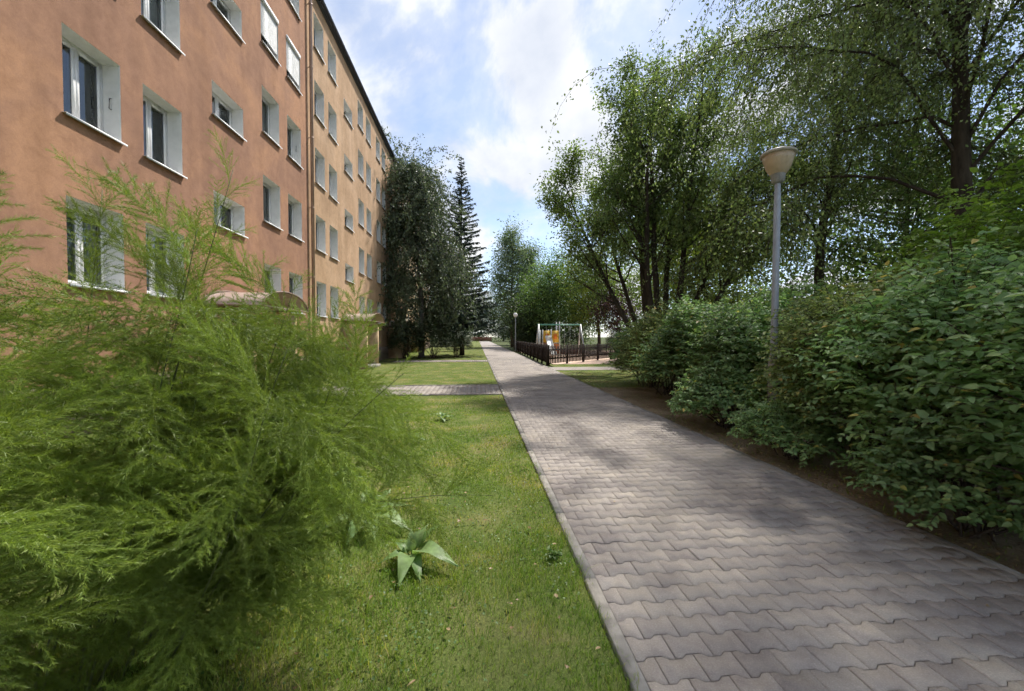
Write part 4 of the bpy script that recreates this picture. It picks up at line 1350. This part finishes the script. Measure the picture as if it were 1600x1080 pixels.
def rosette(name, label, cat, loc, leaves, mat, seed, group=None):
    rng = rs(seed)
    t = thing(name, label, cat, loc, 0, group)
    for (az, L, W, el, curl, pet) in leaves:
        V, F = big_leaf(L * 1.0, W * 1.15, curl, rng)
        V[:, 0] += pet
        b = MB(); b.add(V, [F])
        b.tube([(0, 0, -0.02), (pet * 0.5, 0, pet * 0.06), (pet + 0.02, 0, 0)], [0.006, 0.005, 0.003], 5, False)
        obj('leaf', b.mesh('leaf', True), M[mat], t, (0, 0, 0.0), (0, -el, az))
    return t


rosette('burdock_plant', 'broad-leaved burdock standing alone in the lawn', 'plant', (-0.47, 2.95, 0), [
    (R(-28), 0.25, 0.145, R(42), 0.95, 0.07), (R(-95), 0.22, 0.12, R(40), 0.95, 0.05), (R(-70), 0.20, 0.09, R(35), 0.9, 0.05), (R(60), 0.20, 0.09, R(52), 0.25, 0.06),
    (R(30), 0.22, 0.07, R(45), 0.1, 0.08), (R(140), 0.17, 0.09, R(40), 0.5, 0.05), (R(200), 0.16, 0.08, R(30), 0.6, 0.05), (R(100), 0.16, 0.06, R(65), 0.1, 0.05)], 'burdock', 5)
rosette('burdock_plant', 'larger burdock clump at the edge of the feathery bush', 'plant', (-0.92, 3.55, 0), [
    (R(-30), 0.30, 0.16, R(35), 0.8, 0.09), (R(-70), 0.28, 0.15, R(40), 0.9, 0.08), (R(10), 0.28, 0.14, R(42), 0.6, 0.08), (R(60), 0.26, 0.13, R(50), 0.3, 0.08), (R(110), 0.26, 0.13, R(55), 0.3, 0.08),
    (R(160), 0.28, 0.15, R(40), 0.6, 0.08), (R(210), 0.26, 0.14, R(38), 0.8, 0.08), (R(260), 0.26, 0.14, R(35), 0.8, 0.08), (R(85), 0.22, 0.11, R(70), 0.1, 0.08), (R(-10), 0.2, 0.10, R(70), 0.2, 0.08)], 'burdock', 6)
rosette('burdock_plant', 'small burdock behind the larger burdock clump', 'plant', (-1.45, 4.3, 0), [
    (R(a_), 0.24, 0.13, R(e_), 0.6, 0.07) for a_, e_ in ((-40, 40), (20, 45), (80, 55), (140, 45), (200, 40), (260, 35), (-75, 55))], 'burdock', 7)
for loc, lb, sd in (((-0.66, 7.9, 0), 'low pale weed rosette far out in the lawn', 8), ((-0.95, 6.3, 0), 'whitish weed rosette in the lawn beside the bush', 9), ((0.55, 2.9, 0), 'small leafy weed against the kerb', 12)):
    r_ = rs(sd); big = loc[1] > 5
    rosette('weed_plant', lb, 'plant', loc, [(r_.uniform(0, 6.28), (0.16 if big else 0.035) * r_.uniform(.7, 1.3), (0.07 if big else 0.028) * r_.uniform(.7, 1.3), R(r_.uniform(15, 60)), 0.4, (0.04 if big else 0.03) * r_.uniform(0.3, 2.2)) for _ in range(11 if big else 16)], 'weed' if not big else 'burdock', sd, 'small weeds in the lawn')

# small broad-leaved ground cover mixed into the lawn
rng = rs(123)
n = 8000
x = rng.uniform(-2.6, 0.66, n); y = 1.3 + rng.uniform(0, 1, n) ** 1.5 * 5.5
dens = np.sin(x * 3.1 + 1.0 + np.sin(y * 1.9)) * np.sin(y * 2.3 + x) + rng.normal(0, 0.45, n) > 0.15
x, y = x[dens], y[dens]; n = len(x)
P = np.c_[x, y, rng.uniform(0.0, 0.04, n)]
V, F = leaf_verts(P, np.c_[rand_dirs(rng, n)[:, :2], rng.uniform(-0.2, 0.5, n)], unit(rand_dirs(rng, n) * 0.4 + np.array([0, 0, 1])), rng.uniform(0.010, 0.024, n), rng.uniform(0.009, 0.020, n), 0.1, True)
tag(obj('clover_cover', mesh_np('clover_cover', V, F), M['weed']), 'tiny round clover leaves scattered through the lawn', 'ground cover', None, 'stuff')

# leaf litter on the verge and along the kerbs
rng = rs(124)
n = 4200
x = 3.62 + np.abs(rng.normal(0, 0.7, n)); y = rng.uniform(2.0, 18, n)
n2 = 60
x2 = rng.uniform(0.8, 3.6, n2); y2 = rng.uniform(2, 16, n2)
n3 = 90
x3 = rng.uniform(-1.0, 0.7, n3); y3 = rng.uniform(1.6, 6, n3)
P = np.c_[np.r_[x, x2, x3], np.r_[y, y2, y3], np.r_[np.full(n, -0.008), np.full(n2, 0.006), np.full(n3, 0.02)]]
n = len(P)
V, F = leaf_verts(P, np.c_[rand_dirs(rng, n)[:, :2], rng.uniform(-0.05, 0.15, n)], unit(rand_dirs(rng, n) * 0.25 + np.array([0, 0, 1])), rng.uniform(0.015, 0.05, n), rng.uniform(0.01, 0.028, n), 0.15, True, 0.05)
tag(obj('leaf_litter', mesh_np('leaf_litter', V, F), M['dry']), 'small dry brown leaves strewn over soil, path and lawn', 'leaf litter', None, 'stuff')
